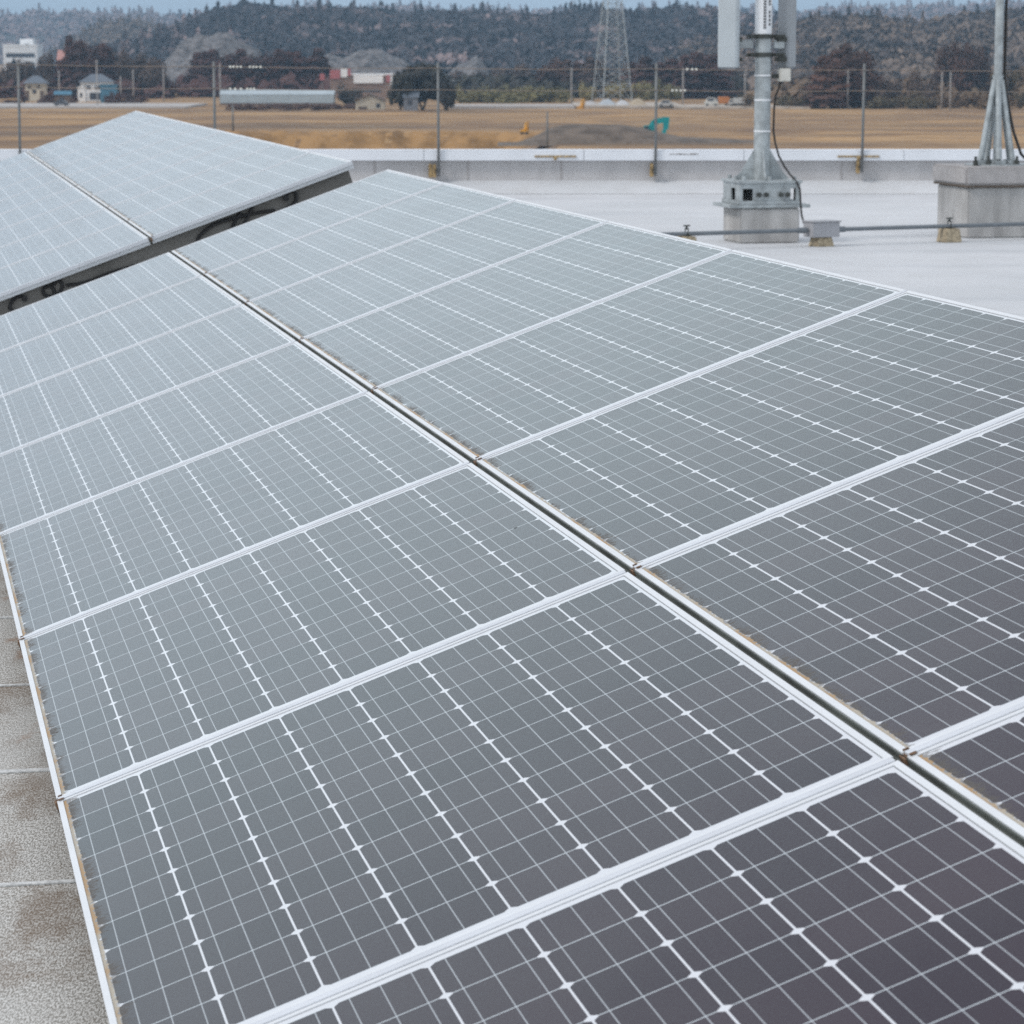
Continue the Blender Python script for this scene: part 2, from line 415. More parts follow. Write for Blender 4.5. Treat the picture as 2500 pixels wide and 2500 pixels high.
# ------------------------------------------------------------------ ground, road, bank, mound, hills (structure)
CAMZ = H
ZG = H - 14.7
def grid(name, X, Y, zf, m):
    v = [(x, y, zf(x, y)) for y in Y for x in X]; n = len(X)
    f = [(j*n+i, j*n+i+1, (j+1)*n+i+1, (j+1)*n+i) for j in range(len(Y)-1) for i in range(n-1)]
    me = bpy.data.meshes.new(name); me.from_pydata(v, [], f); me.update(); me.materials.append(m)
    for p in me.polygons: p.use_smooth = True
    o = bpy.data.objects.new(name, me); col.objects.link(o); return o
def sst(a, b, x):
    t = max(0, min(1, (x - a) / (b - a))); return t * t * (3 - 2 * t)
def ground_z(x, y):
    step = sst(548, 556, y + 1.5 * math.sin(x * .11))
    leftness = 1 - sst(-2, 8, x) + sst(-50, -62, x) * 0
    leftness *= sst(-75, -55, x)
    z = ZG - 4.2 * (1 - step) * leftness if y < 600 else ZG
    z += .35 * noise.noise(Vector((x * .05, y * .02, 0))) if 400 < y < 760 else 0
    return z
Xs = [-9000, -4000, -1500, -500, -200] + [-130 + 2.5 * i for i in range(105)] + [200, 500, 1500, 4000, 9000]
Ys = [-3000, -500, 0, 200, 350, 420] + [440 + 5 * i for i in range(20)] + [540 + 1.5 * i for i in range(14)] + [565 + 8 * i for i in range(26)] + [800, 900, 1100, 1600, 3000, 6000, 12000]
tag(grid('field', Xs, Ys, ground_z, M_field), kind='structure')
bk = []
Xb = [-72 + 1.0 * i for i in range(80)]
def bank_z(i, x):
    t = i / 7
    return ground_z(x, 544 + 15 * t) + .05 + .45 * noise.noise(Vector((x * .6, t * 3, 2)))
v = []; f = []
for j in range(8):
    for x in Xb: v.append((x, 544 + 15 * j / 7, ground_z(x, 544 + 15 * j / 7) + .12 + (.35 * noise.noise(Vector((x * .6, j * .7, 2))) if 0 < j < 7 else -.3)))
n = len(Xb)
f = [(j*n+i, j*n+i+1, (j+1)*n+i+1, (j+1)*n+i) for j in range(7) for i in range(n-1)]
me = bpy.data.meshes.new('grassy_bank'); me.from_pydata(v, [], f); me.materials.append(M_bank)
for p in me.polygons: p.use_smooth = True
o = bpy.data.objects.new('grassy_bank', me); col.objects.link(o); tag(o, kind='structure')

# heaped soil
def mound(name, xa, xb_, Yc, depth, top_px, m):
    Xa = aty(xa, 300, Yc).x; Xc = aty(xb_, 300, Yc).x
    nx, ny = 60, 16; v = []
    for j in range(ny):
        for i in range(nx):
            x = Xa + (Xc - Xa) * i / (nx - 1); tj = j / (ny - 1)
            y = Yc - depth / 2 + depth * tj
            px = xa + (xb_ - xa) * i / (nx - 1)
            hh = 0
            for k in range(len(top_px) - 1):
                if top_px[k][0] <= px <= top_px[k+1][0]:
                    t = (px - top_px[k][0]) / (top_px[k+1][0] - top_px[k][0]); yy = top_px[k][1] * (1 - t) + top_px[k+1][1] * t
                    hh = aty(px, yy, Yc).z - ZG
            prof = math.sin(math.pi * tj) ** .8
            z = ZG - .4 + max(0, hh + .4) * prof * (1 + .12 * noise.noise(Vector((x * .35, y * .35, 1))))
            v.append((x, y, z))
    f = [(j*nx+i, j*nx+i+1, (j+1)*nx+i+1, (j+1)*nx+i) for j in range(ny-1) for i in range(nx-1)]
    me = bpy.data.meshes.new(name); me.from_pydata(v, [], f); me.materials.append(m)
    for p in me.polygons: p.use_smooth = True
    o = bpy.data.objects.new(name, me); col.objects.link(o); return o
tag(mound('soil_heap', 1215, 1960, 500, 22, [(1215, 366), (1300, 335), (1350, 310), (1420, 303), (1520, 304), (1600, 320), (1660, 334), (1760, 338), (1880, 345), (1960, 366)], M_mound),
    'long low heap of dark excavated soil in front of the teal digger arm', 'soil heap')

def strip(name, pa, pb, width, m, dz=.12):          # a road: two pixels on the field
    a = aty(*pa[:2], pa[2]); b = aty(*pb[:2], pb[2])
    d = (b - a); d.z = 0; d.normalize(); nrm = Vector((-d.y, d.x, 0)) * width / 2
    bx = MB()
    P = [a - nrm, b - nrm, b + nrm, a + nrm]
    bx.add([(p.x, p.y, ZG - .5) for p in P] + [(p.x, p.y, ZG + dz + .25) for p in P], [(0,3,2,1),(4,5,6,7),(0,1,5,4),(1,2,6,5),(2,3,7,6),(3,0,4,7)])
    return tag(bx.build(name, m), kind='structure')
strip('road', (-400, 254, 815), (480, 254, 815), 55, M_road, .3)
strip('road', (1100, 258, 800), (1400, 258, 800), 30, M_road, .5)
strip('path', (690, 313, 574), (1272, 313, 574), 7, simple('pale_track', (.56, .44, .29), .95, 0, .15, .3), -.35)
strip('yard', (1400, 262, 820), (1660, 262, 820), 60, M_gravel, .4)
strip('yard', (1640, 266, 800), (1960, 266, 800), 40, M_gravel, .3)

def interp(tab, x):
    if x <= tab[0][0]: return tab[0][1]
    for (a, ya), (b, yb) in zip(tab, tab[1:]):
        if x <= b: return ya + (yb - ya) * (x - a) / (b - a)
    return tab[-1][1]
def hill(name, ridge, Y0, Y1, Y2, m, x0=-1200, x1=3700, step=25, treeh=0):
    """terrain: rises from Y0 to the ridge at Y1, falls to Y2; ridge heights in photo pixels at Y1"""
    pxs = list(range(x0, x1 + 1, step)); rows = [0, .12, .25, .4, .55, .7, .85, 1.0, 1.25, 1.6]
    v = []
    for t in rows:
        for px in pxs:
            X = (px - 1250) / FPX * Y1
            hz = max(0.0, aty(px, interp(ridge, px), Y1).z - treeh - ZG)
            y = Y0 + (Y1 - Y0) * t if t <= 1 else Y1 + (Y2 - Y1) * (t - 1) / .6
            if t <= 1: s = t ** .85
            else: s = 1 - (t - 1) / .6
            nn = noise.fractal(Vector((X * .012, y * .006, Y1 * .01)), 1, 2, 4)
            z = ZG - 1 + hz * max(0, s) * (1 + .30 * nn * (1 - abs(2 * min(t, 1) - 1) ** 4) ) if 0 < s else ZG - 2
            v.append((X, y, z))
    n = len(pxs)
    f = [(j*n+i, j*n+i+1, (j+1)*n+i+1, (j+1)*n+i) for j in range(len(rows)-1) for i in range(n-1)]
    me = bpy.data.meshes.new(name); me.from_pydata(v, [], f); me.materials.append(m)
    for p in me.polygons: p.use_smooth = True
    o = bpy.data.objects.new(name, me); col.objects.link(o); tag(o, kind='structure')
    return (pxs, rows, v, n)
def blob_proto(r, nf, kind):
    """unit tree crown of scattered leaf-cluster quads, radius 1, height about 1.6 (kind 0 round, 1 conic)"""
    P, F = [], []
    for k in range(nf):
        while True:
            z = r.random(); a = r.uniform(0, 2 * math.pi)
            rad = (math.sqrt(max(0, 1 - (2 * z - .9) ** 2)) if kind == 0 else (1.02 - z) ** .8) 
            rr_ = rad * r.uniform(.55, 1.0)
            if rad > .02: break
        c = Vector((rr_ * math.cos(a), rr_ * math.sin(a), z * (1.6 if kind == 0 else 2.6)))
        nrm = (Vector((math.cos(a), math.sin(a), .7)) + Vector((r.uniform(-.3, .3), r.uniform(-.3, .3), r.uniform(-.2, .4)))).normalized()
        t = nrm.orthogonal().normalized(); t = Matrix.Rotation(r.uniform(0, 6.28), 3, nrm) @ t; b = nrm.cross(t)
        sz = r.uniform(.30, .55)
        i = len(P)
        P += [c + t * sz, c + b * sz * .8, c - t * sz * .9, c - b * sz]
        F.append((i, i+1, i+2, i+3))
    return P, F
_r = random.Random(11)
PROTO = [blob_proto(_r, 26, 0) for _ in range(5)] + [blob_proto(_r, 24, 1) for _ in range(4)]
def forest(name, H_, m, count, smin, smax, px0, px1, seed, tmax=1.06, tmin=0.0, conic=.3):
    pxs, rows, v, n = H_
    r = random.Random(seed); P, F = [], []
    i0 = max(0, (px0 - pxs[0]) // (pxs[1] - pxs[0])); i1 = min(n - 2, (px1 - pxs[0]) // (pxs[1] - pxs[0]))
    for _ in range(count):
        i = r.randint(i0, i1); u = r.random(); t = tmin + (tmax - tmin) * r.random() ** .8
        j = max(k for k in range(len(rows) - 1) if rows[k] <= t + 1e-9); w_ = (t - rows[j]) / (rows[j+1] - rows[j])
        a = Vector(v[j*n+i]).lerp(Vector(v[j*n+i+1]), u); b = Vector(v[(j+1)*n+i]).lerp(Vector(v[(j+1)*n+i+1]), u)
        p = a.lerp(b, w_)
        cl = noise.noise(Vector((p.x * .02, p.y * .01, seed)))
        kk = 5 + r.randrange(4) if r.random() < conic + .08 * cl else r.randrange(5)
        s = r.uniform(smin, smax) * (1 + .25 * cl)
        rot = r.uniform(0, 6.28); c_, s_ = math.cos(rot), math.sin(rot)
        base = len(P); q, fs = PROTO[kk]
        wd = s * (.62 if kk >= 5 else 1.0)
        for z in q: P.append((p.x + (z.x * c_ - z.y * s_) * wd, p.y + (z.x * s_ + z.y * c_) * wd, p.z + z.z * s * .95 - s * .35))
        F += [tuple(base + w2 for w2 in fc) for fc in fs]
    me = bpy.data.meshes.new(name); me.from_pydata(P, [], F); me.materials.append(m)
    o = bpy.data.objects.new(name, me); col.objects.link(o); tag(o, kind='stuff')
    return o

# far hazy range, nearer shoulder at left, the main wooded ridge, and the right-hand hill
h_far = hill('far_hills', [(-1200, 20), (-300, 35), (0, 32), (120, 22), (290, 24), (420, 30), (600, 18), (900, 14), (1400, 18), (1700, 12), (1850, 22), (2100, 12), (2500, 0), (3700, -10)], 3300, 4600, 5600, M_hill, treeh=8)
tag(forest('far_hill_forest', h_far, M_forest, 5200, 5, 8.5, -500, 3000, 21), 'hazy blue wooded range along the skyline at upper left', 'forest')
h_sh = hill('left_shoulder_hill', [(-1200, 200), (180, 200), (225, 80), (260, 52), (330, 40), (380, 46), (430, 60), (520, 90), (640, 200), (3700, 200)], 2350, 2700, 3200, M_hill, treeh=7)
tag(forest('shoulder_forest', h_sh, M_forest_r, 1500, 3.2, 5.5, 190, 600, 22), 'pale wooded shoulder below the hazy range at upper left', 'forest')
h_main = hill('main_hill', [(-1200, 210), (330, 210), (400, 110), (440, 60), (500, 40), (550, 10), (600, 2), (680, 4), (750, 14), (860, 10), (930, 14), (1000, 20), (1060, 14), (1150, 20), (1250, 22), (1330, 28), (1400, 20), (1480, 18), (1560, 14), (1650, 6), (1720, 14), (1800, 22), (1900, 40), (2100, 110), (2300, 200), (3700, 210)], 1500, 2100, 2800, M_hill, treeh=7)
tag(forest('main_hill_forest', h_main, M_forest, 11000, 3.4, 6.0, 330, 2250, 23, conic=.05), 'dark wooded ridge filling the middle of the skyline', 'forest')
h_right = hill('right_hill', [(-1200, 230), (1300, 215), (1500, 160), (1700, 95), (1850, 60), (1950, 34), (2050, 28), (2150, 32), (2230, 40), (2330, 22), (2400, 12), (2500, 6), (2700, 0), (3000, 20), (3700, 60)], 1150, 1700, 2400, M_hill, treeh=6)
tag(forest('right_hill_forest', h_right, M_forest_r, 8500, 2.8, 5.0, 1450, 3000, 24, conic=.05), 'brownish mixed woodland on the slope behind the antenna masts', 'forest')

def belt(name, x0, x1, Y0, Y1, m, count, smin, smax, seed, label):
    r = random.Random(seed); P, F = [], []
    for _ in range(count):
        px = r.uniform(x0, x1); Y = r.uniform(Y0, Y1); X = (px - 1250) / FPX * Y; s = r.uniform(smin, smax)
        s *= 1 + .4 * noise.noise(Vector((X * .05, Y * .02, seed)))
        rot = r.uniform(0, 6.28); c_, s_ = math.cos(rot), math.sin(rot)
        base = len(P); q, fs = PROTO[r.randrange(5)]
        for z in q: P.append((X + (z.x * c_ - z.y * s_) * s, Y + (z.x * s_ + z.y * c_) * s, ZG + z.z * s * .95 - s * .1))
        F += [tuple(base + w2 for w2 in fc) for fc in fs]
    me = bpy.data.meshes.new(name); me.from_pydata(P, [], F); me.materials.append(m)
    o = bpy.data.objects.new(name, me); col.objects.link(o); tag(o, label, kind='stuff')
belt('undergrowth', -200, 420, 955, 1060, M_cedar, 420, 1.8, 4.2, 31, 'dark undergrowth filling the groves behind the left houses')
belt('undergrowth', 455, 860, 985, 1080, M_cedar, 420, 2.0, 4.6, 32, 'dark undergrowth below the cedar belt')
belt('undergrowth', 1080, 1800, 960, 1160, M_ever, 700, 1.8, 4.2, 33, 'dark undergrowth behind the bamboo and the pylon')
belt('undergrowth', 1890, 2800, 850, 1160, M_shrub, 900, 1.5, 3.6, 34, 'mixed brown undergrowth at the foot of the right hill')

belt('undergrowth', -2200, -200, 955, 1080, M_cedar, 700, 2.0, 4.6, 35, 'dark undergrowth far to the left')

# grey cut slopes showing through the woods
def outcrop(name, top, Y, base_px, depth, label):
    xs = [p[0] for p in top]; nx = 90; ny = 24; v = []
    for j in range(ny):
        t = j / (ny - 1)
        for i in range(nx):
            px = xs[0] + (xs[-1] - xs[0]) * i / (nx - 1)
            X = (px - 1250) / FPX * Y
            zt = aty(px, interp(top, px), Y).z; zb = aty(px, base_px, Y).z
            y = Y - depth * (1 - t)
            z = zb + (zt - zb) * math.sin(t * math.pi / 2) * (1 + .22 * (1 - t * .6) * noise.fractal(Vector((X * .10, t * 5, 3)), 1, 2, 4))
            v.append((X, y, z))
    f = [(j*nx+i, j*nx+i+1, (j+1)*nx+i+1, (j+1)*nx+i) for j in range(ny-1) for i in range(nx-1)]
    me = bpy.data.meshes.new(name); me.from_pydata(v, [], f); me.materials.append(M_rock)
    for p in me.polygons: p.use_smooth = True
    o = bpy.data.objects.new(name, me); col.objects.link(o); tag(o, kind='structure')
outcrop('cut_slope', [(385, 185), (415, 152), (440, 125), (452, 106), (475, 98), (492, 84), (530, 81), (566, 84), (590, 98), (612, 110), (640, 120), (662, 165)], 1440, 230, 60, '')
outcrop('cut_slope', [(785, 150), (812, 134), (842, 140), (872, 130), (905, 123), (938, 125), (962, 136), (990, 148), (1015, 178)], 1440, 230, 60, '')
outcrop('cut_slope', [(1090, 185), (1120, 160), (1165, 138), (1185, 160), (1200, 195)], 1440, 230, 60, '')

# ------------------------------------------------------------------ trees (each a thing: trunk + crown)
def crown_mesh(kind, seed, nf):
    """unit-height tree, base at z=0, top at z=1; leaf clusters through the crown volume"""
    r = random.Random(seed); P, F = [], []
    lobes = []
    if kind == 'round':
        for k in range(15):
            a = r.uniform(0, 6.28); q = r.uniform(0, .27); lobes.append((Vector((q*math.cos(a), q*math.sin(a), r.uniform(.32, .80))), r.uniform(.13, .21)))
    if kind == 'globe':
        for k in range(34):
            d = Vector((r.gauss(0,1), r.gauss(0,1), r.gauss(0,1))).normalized(); q = r.random() ** .4
            lobes.append((Vector((d.x*.36*q, d.y*.36*q, .47 + d.z*.37*q)), r.uniform(.10, .17)))
    if kind == 'bush':
        for k in range(12):
            a = r.uniform(0, 6.28); q = r.uniform(0, .45); lobes.append((Vector((q*math.cos(a), q*math.sin(a), r.uniform(.15, .72 - q * .5))), r.uniform(.17, .28)))
    for k in range(nf):
        if kind == 'conifer':
            z = r.random() ** .9 * .93 + .07
            lay = .75 + .25 * math.sin(z * 34 + r.uniform(-.7, .7))
            rad = .23 * ((1.03 - z) ** .55) * lay * r.uniform(.45, 1.05)
            a = r.uniform(0, 6.28); c = Vector((rad*math.cos(a), rad*math.sin(a), z)); sz = r.uniform(.022, .050)
            nrm = Vector((math.cos(a), math.sin(a), .5))
        else:
            lc, lr = lobes[r.randrange(len(lobes))]
            d = Vector((r.gauss(0, 1), r.gauss(0, 1), r.gauss(0, 1))).normalized()
            c = lc + d * lr * r.uniform(.55, 1.05); sz = r.uniform(.022, .046) * (1 if kind == 'round' else 1.4)
            nrm = d + Vector((0, 0, .4))
            if c.z < .01: c.z = .01
            if kind == 'twig': pass
        nrm = (nrm + Vector((r.uniform(-.6, .6), r.uniform(-.6, .6), r.uniform(-.6, .6)))).normalized()
        t = nrm.orthogonal().normalized(); t = Matrix.Rotation(r.uniform(0, 6.28), 3, nrm) @ t; b = nrm.cross(t)
        i = len(P)
        P += [c + t*sz, c + b*sz*.7, c - t*sz, c - b*sz*.8]; F.append((i, i+1, i+2, i+3))
    return P, F
CROWN = {}
def get_crown(kind, seed, m):
    key = (kind, seed, m.name)
    if key not in CROWN:
        P, F = crown_mesh(kind, seed * 13 + len(kind), {'conifer': 1300, 'round': 1500, 'bush': 800, 'globe': 3200}[kind])
        me = bpy.data.meshes.new('crown'); me.from_pydata(P, [], F); me.materials.append(m)
        tr = MB()
        if kind == 'conifer': tr.tube([(0,0,-.02), (0,0,.5), (0,0,.97)], [.022, .014, .003], 6)
        elif kind == 'round':
            tr.tube([(0,0,-.02), (.01,0,.3), (0,.01,.7)], [.035, .028, .008], 6)
            for k in range(4): 
                a = k * 1.6 + seed; tr.tube([(0,0,.28), (.13*math.cos(a), .13*math.sin(a), .45), (.22*math.cos(a), .22*math.sin(a), .62)], [.018, .012, .004], 5)
        else:
            for k in range(4):
                a = k * 1.57 + seed; tr.tube([(0,0,-.02), (.12*math.cos(a), .12*math.sin(a), .3), (.22*math.cos(a), .22*math.sin(a), .5)], [.02, .014, .005], 5)
        o = tr.build('trunk', M_bark); tm = o.data; bpy.data.objects.remove(o)
        CROWN[key] = (me, tm)
    return CROWN[key]
def tree(name, kind, px, top, base, Y, wpx, m, label, cat, group, seed):
    gz = ZG if Y < 1150 else None
    b = aty(px, base, Y); t = aty(px, top, Y)
    z0 = min(b.z, ZG) if b.z < ZG + 3 else b.z
    hgt = t.z - z0
    wd = wpx / FPX * Y
    natural = {'conifer': .30, 'round': .78, 'bush': 1.15, 'globe': .98}[kind]
    e = empty(name, (b.x, Y, z0), 0, label, cat, group)
    cm, tm = get_crown(kind, seed % 5, m)
    for nm, me_ in (('crown', cm), ('trunk', tm)):
        o = bpy.data.objects.new(nm, me_); col.objects.link(o); o.parent = e
        s = wd / natural
        o.scale = (s, s, hgt); o.rotation_euler = (0, 0, seed * 1.37)
    return e
tr_ = random.Random(5)
def row(spec, name, kind, m, base, Y, label, cat, group):
    for px, top, wpx in spec:
        kd = kind
        if kind == 'conifer':
            top += tr_.uniform(-7, 12); wpx *= tr_.uniform(1.1, 1.7)
            if tr_.random() < .35: kd, wpx = 'round', wpx * 1.35
        tree(name, kd, px, top, base, Y + tr_.uniform(-12, 12), wpx, m, label, cat, group, tr_.randrange(1000))
row([(25, 150, 60), (48, 138, 50), (75, 143, 60), (100, 132, 40), (118, 118, 34), (8, 165, 40), (60, 160, 70)], 'bare_tree', 'round', M_brown, 242, 985,
    'brown winter tree behind the small cream house at far left', 'tree', 'brown trees behind the cream house')
row([(172, 93, 34), (186, 86, 36), (200, 92, 36), (216, 95, 34), (238, 91, 36), (254, 97, 34), (180, 120, 50), (226, 120, 50), (150, 140, 40), (265, 118, 36)], 'cedar_tree', 'conifer', M_cedar, 242, 975,
    'tall dark cedar in the clump above the white house with blue sheeting', 'tree', 'cedars above the white house')
row([(280, 118, 55), (302, 112, 50), (325, 130, 60), (346, 122, 55), (370, 134, 60), (392, 142, 50), (312, 150, 70), (360, 160, 70), (285, 160, 60)], 'bare_tree', 'round', M_brown, 240, 990,
    'reddish brown tree in the low grove right of the white house', 'tree', 'brown grove right of the white house')
row([(483, 118, 42), (505, 126, 44), (522, 128, 44), (545, 122, 46), (566, 124, 48), (590, 116, 50), (612, 122, 46), (640, 128, 46), (662, 126, 46), (684, 128, 46), (706, 124, 48), (727, 126, 46), (752, 122, 46), (778, 118, 44), (795, 132, 34),
     (495, 150, 60), (535, 150, 60), (575, 150, 60), (620, 150, 64), (655, 150, 60), (700, 150, 64), (740, 150, 64), (775, 150, 56)], 'cedar_tree', 'conifer', M_cedar, 232, 1010,
    'dark cedar in the dense belt behind the long greenhouse', 'tree', 'cedar belt behind the greenhouse')
tree('evergreen_tree', 'globe', 1032, 137, 268, 768, 158, M_ever, 'big round dark evergreen right of the cream gabled house', 'tree', None, 3)
tree('evergreen_tree', 'globe', 978, 168, 267, 762, 70, M_ever, 'smaller dark evergreen touching the left side of the big round one', 'tree', None, 7)
tree('evergreen_tree', 'globe', 1092, 182, 267, 762, 48, M_ever, 'narrow dark evergreen touching the right side of the big round one', 'tree', None, 11)
tree('evergreen_tree', 'bush', 848, 194, 248, 850, 72, M_ever, 'dark bush in front of the red and white roadside store', 'bush', None, 2)
row([(1130, 200, 60), (1160, 204, 64), (1195, 198, 70), (1230, 196, 70), (1262, 192, 66), (1290, 188, 60), (1320, 192, 66), (1350, 198, 60), (1380, 202, 50), (1245, 215, 80), (1180, 218, 80), (1310, 215, 80)], 'bamboo_clump', 'bush', M_bamboo, 256, 880,
    'olive green bamboo clump in the thicket left of the pylon', 'bamboo', 'bamboo thicket left of the pylon')
row([(1560, 184, 70), (1600, 182, 70), (1640, 188, 60), (1515, 186, 50), (1490, 190, 50), (1430, 192, 50)], 'bamboo_clump', 'bush', M_bamboo, 246, 930,
    'olive bamboo clump behind the foot of the pylon', 'bamboo', 'bamboo behind the pylon foot')
row([(1345, 148, 44), (1362, 140, 40), (1385, 150, 44), (1408, 158, 40), (1440, 140, 44), (1462, 146, 44)], 'cedar_tree', 'conifer', M_redcedar, 235, 1020,
    'reddish cedar behind the bamboo left of the pylon', 'tree', 'reddish cedars left of the pylon')
row([(1540, 150, 50), (1575, 146, 54), (1640, 150, 50), (1672, 140, 50), (1700, 134, 56), (1728, 128, 56), (1752, 136, 50), (1690, 165, 70), (1740, 165, 70), (1610, 158, 60)], 'cedar_tree', 'conifer', M_cedar, 245, 960,
    'dark cedar in the clump behind the left antenna panel', 'tree', 'cedars behind the antenna panel')
row([(2012, 140, 56), (2040, 120, 60), (2062, 112, 62), (2088, 116, 60), (2108, 124, 44), (2030, 160, 70), (2085, 155, 70)], 'cedar_tree', 'conifer', M_redcedar, 268, 800,
    'tall reddish brown cedar in the pointed clump right of the antenna mast', 'tree', 'pointed reddish clump right of the mast')
row([(2150, 180, 70), (2185, 190, 60), (2235, 165, 60), (2262, 190, 60)], 'bare_tree', 'round', M_brown, 268, 830,
    'pinkish brown bare tree between the two masts', 'tree', 'bare trees between the masts')
row([(2300, 98, 60), (2330, 92, 70), (2362, 98, 76), (2395, 108, 60), (2345, 130, 90)], 'cedar_tree', 'round', M_redcedar, 255, 900,
    'dark reddish tree in the rounded grove left of the tripod mast', 'tree', 'rounded grove left of the tripod mast')
row([(2440, 165, 50), (2470, 160, 60), (2500, 155, 60), (2530, 160, 60)], 'bare_tree', 'round', M_shrub, 262, 850,
    'ochre brown tree right of the tripod mast', 'tree', 'ochre trees right of the tripod mast')
row([(1915, 215, 60), (1945, 222, 70), (1985, 218, 70), (2140, 222, 60), (2165, 226, 70), (2200, 222, 70), (2235, 215, 70), (2270, 224, 70), (2305, 220, 60), (2340, 218, 70), (2380, 215, 70), (2420, 210, 70), (2455, 216, 70), (2490, 218, 60), (1800, 215, 50), (1830, 212, 50)], 'shrub', 'bush', M_shrub, 268, 790,
    'dry olive brown shrub along the far edge of the field, right half', 'shrub', 'shrubs along the far field edge')
row([(1120, 168, 70), (1170, 172, 70), (1225, 160, 80), (1270, 150, 80), (1330, 156, 70), (1100, 195, 50)], 'bare_tree', 'round', M_brown, 235, 1120,
    'pale bare tree at the foot of the hill behind the bamboo', 'tree', 'bare trees at the hill foot')
# low reddish hedge in front of the greenhouse
row([(x, 247, 46) for x in range(575, 905, 24)], 'hedge_shrub', 'bush', M_hedge, 267, 775,
    'low reddish hedge shrub in front of the long greenhouse', 'hedge', 'reddish hedge in front of the greenhouse')
row([(x, 236 + (x % 3), 36) for x in (20, 40, 105, 125, 270, 290, 315)], 'garden_shrub', 'bush', M_hedge, 250, 850,
    'reddish garden shrub beside the two houses at far left', 'shrub', 'garden shrubs beside the left houses')

row([(58, 224, 30), (112, 222, 26), (128, 226, 26), (182, 224, 24), (268, 222, 30), (292, 218, 36), (316, 222, 34), (345, 224, 40)], 'dark_bush', 'bush', M_cedar, 250, 868,
    'dark garden bush crowding the walls of the far left houses', 'bush', 'dark bushes beside the left houses')
# ------------------------------------------------------------------ buildings far across the field
def pm(name, c, rough=.8, var=.08, scale=.4): return simple(name, c, rough, 0, var, scale)
B_cream, B_white, B_roofg, B_blue = pm('cream_render', (.58, .52, .42)), pm('white_render', (.82, .82, .82)), pm('grey_roof_tile', (.13, .15, .18)), pm('blue_sheet', (.07, .19, .28))
B_win, B_gh, B_red, B_brown = pm('dark_window', (.05, .055, .07), .3), pm('greenhouse_film', (.41, .47, .50), .5), pm('red_fascia', (.40, .13, .135)), pm('brown_timber', (.14, .10, .08))
def W_(px, Y): return px / FPX * Y                  # metres spanned by px photo pixels at depth Y
def building(name, xa, xb, ytop, ybase, Y, depth, mw, mr, label, cat, roof='gable', wins=(), eave=.35, doors=()):
    a = aty(xa, ybase, Y); b = aty(xb, ybase, Y); z0 = min(a.z, ZG); zt = aty(xa, ytop, Y).z
    wd = b.x - a.x; e = empty(name, ((a.x + b.x) / 2, Y, z0), 0, label, cat)
    hgt = zt - z0; rh = {'gable': .30, 'hip': .30, 'flat': .06, 'front': .38}[roof] * hgt; wh = hgt - rh
    m = MB(); m.box((-wd/2, 0, 0), (wd/2, depth, wh))
    if roof == 'front': m.prism([(-wd/2, wh), (wd/2, wh), (0, hgt - .12)], 0, depth)
    m.build('wall', mw, e)
    m = MB(); k = eave
    if roof == 'gable':
        m.add([(-wd/2-k, -k, wh), (wd/2+k, -k, wh), (wd/2+k, depth+k, wh), (-wd/2-k, depth+k, wh), (-wd/2-k, depth/2, hgt), (wd/2+k, depth/2, hgt)], [(0,1,5,4),(2,3,4,5),(0,4,3),(1,2,5),(0,3,2,1)])
    elif roof == 'hip':
        m.add([(-wd/2-k, -k, wh), (wd/2+k, -k, wh), (wd/2+k, depth+k, wh), (-wd/2-k, depth+k, wh), (-wd*.18, depth/2, hgt), (wd*.18, depth/2, hgt)], [(0,1,5,4),(2,3,4,5),(0,4,3),(1,2,5),(0,3,2,1)])
    elif roof == 'front':
        t = .22
        m.prism([(-wd/2-k, wh - .2), (0, hgt), (wd/2+k, wh - .2), (wd/2+k, wh - .2 + t), (0, hgt + t), (-wd/2-k, wh - .2 + t)], -k, depth + k)
    else: m.box((-wd/2-.15, -.15, wh), (wd/2+.15, depth+.15, hgt))
    m.build('roof', mr, e)
    for (u, v_, ww, hh) in wins:
        m = MB(); m.box((-wd/2 + u*wd, -.05, v_*hgt), (-wd/2 + (u+ww)*wd, .03, (v_+hh)*hgt)); m.build('window', B_win, e)
    for (u, ww, hh) in doors:
        m = MB(); m.box((-wd/2 + u*wd, -.06, 0), (-wd/2 + (u+ww)*wd, .03, hh*hgt)); m.build('door', B_brown, e)
    return e, wd, hgt
building('house', 62, 108, 185, 241, 905, 6, B_cream, B_roofg, 'small cream house with grey hipped roof at the far left behind the road', 'house', 'hip', [(.38, .30, .2, .16), (.12, .5, .2, .12), (.62, .5, .2, .12)], .9, [(.02, .18, .42), (.78, .2, .42)])
building('house', 197, 270, 181, 238, 905, 7, B_white, B_roofg, 'white house with grey roof and dark ground floor above the road', 'house', 'hip', [(.12, .44, .22, .14), (.48, .44, .34, .14), (.30, .06, .62, .26)], .7, [(.06, .16, .30)])
bs, _, _ = building('shed', 245, 283, 206, 240, 880, 5, B_blue, B_blue, 'blue sheeted shed against the right end of the white house', 'shed', 'flat', [(.62, .2, .25, .4)])
building('shed', 190, 208, 212, 240, 890, 4, B_white, B_white, 'tiny white shed against the left end of the white house', 'shed', 'flat', [(.3, .3, .3, .3)])
building('shed', 134, 171, 222, 246, 872, 3.5, B_brown, B_blue, 'low shed with a bright blue roof between the two left houses', 'shed', 'gable', [(.3, .15, .3, .3)])
building('office_block', 8, 92, 108, 150, 1650, 18, B_white, B_white, 'white flat roofed block on the rise at the upper left', 'building', 'flat', [(.08, .35, .84, .12), (.08, .62, .84, .12)])
building('rooftop_block', 50, 82, 95, 150, 1668, 10, B_white, B_white, 'taller white stair block rising behind the white building at upper left', 'building', 'flat', [(.3, .8, .4, .08)])
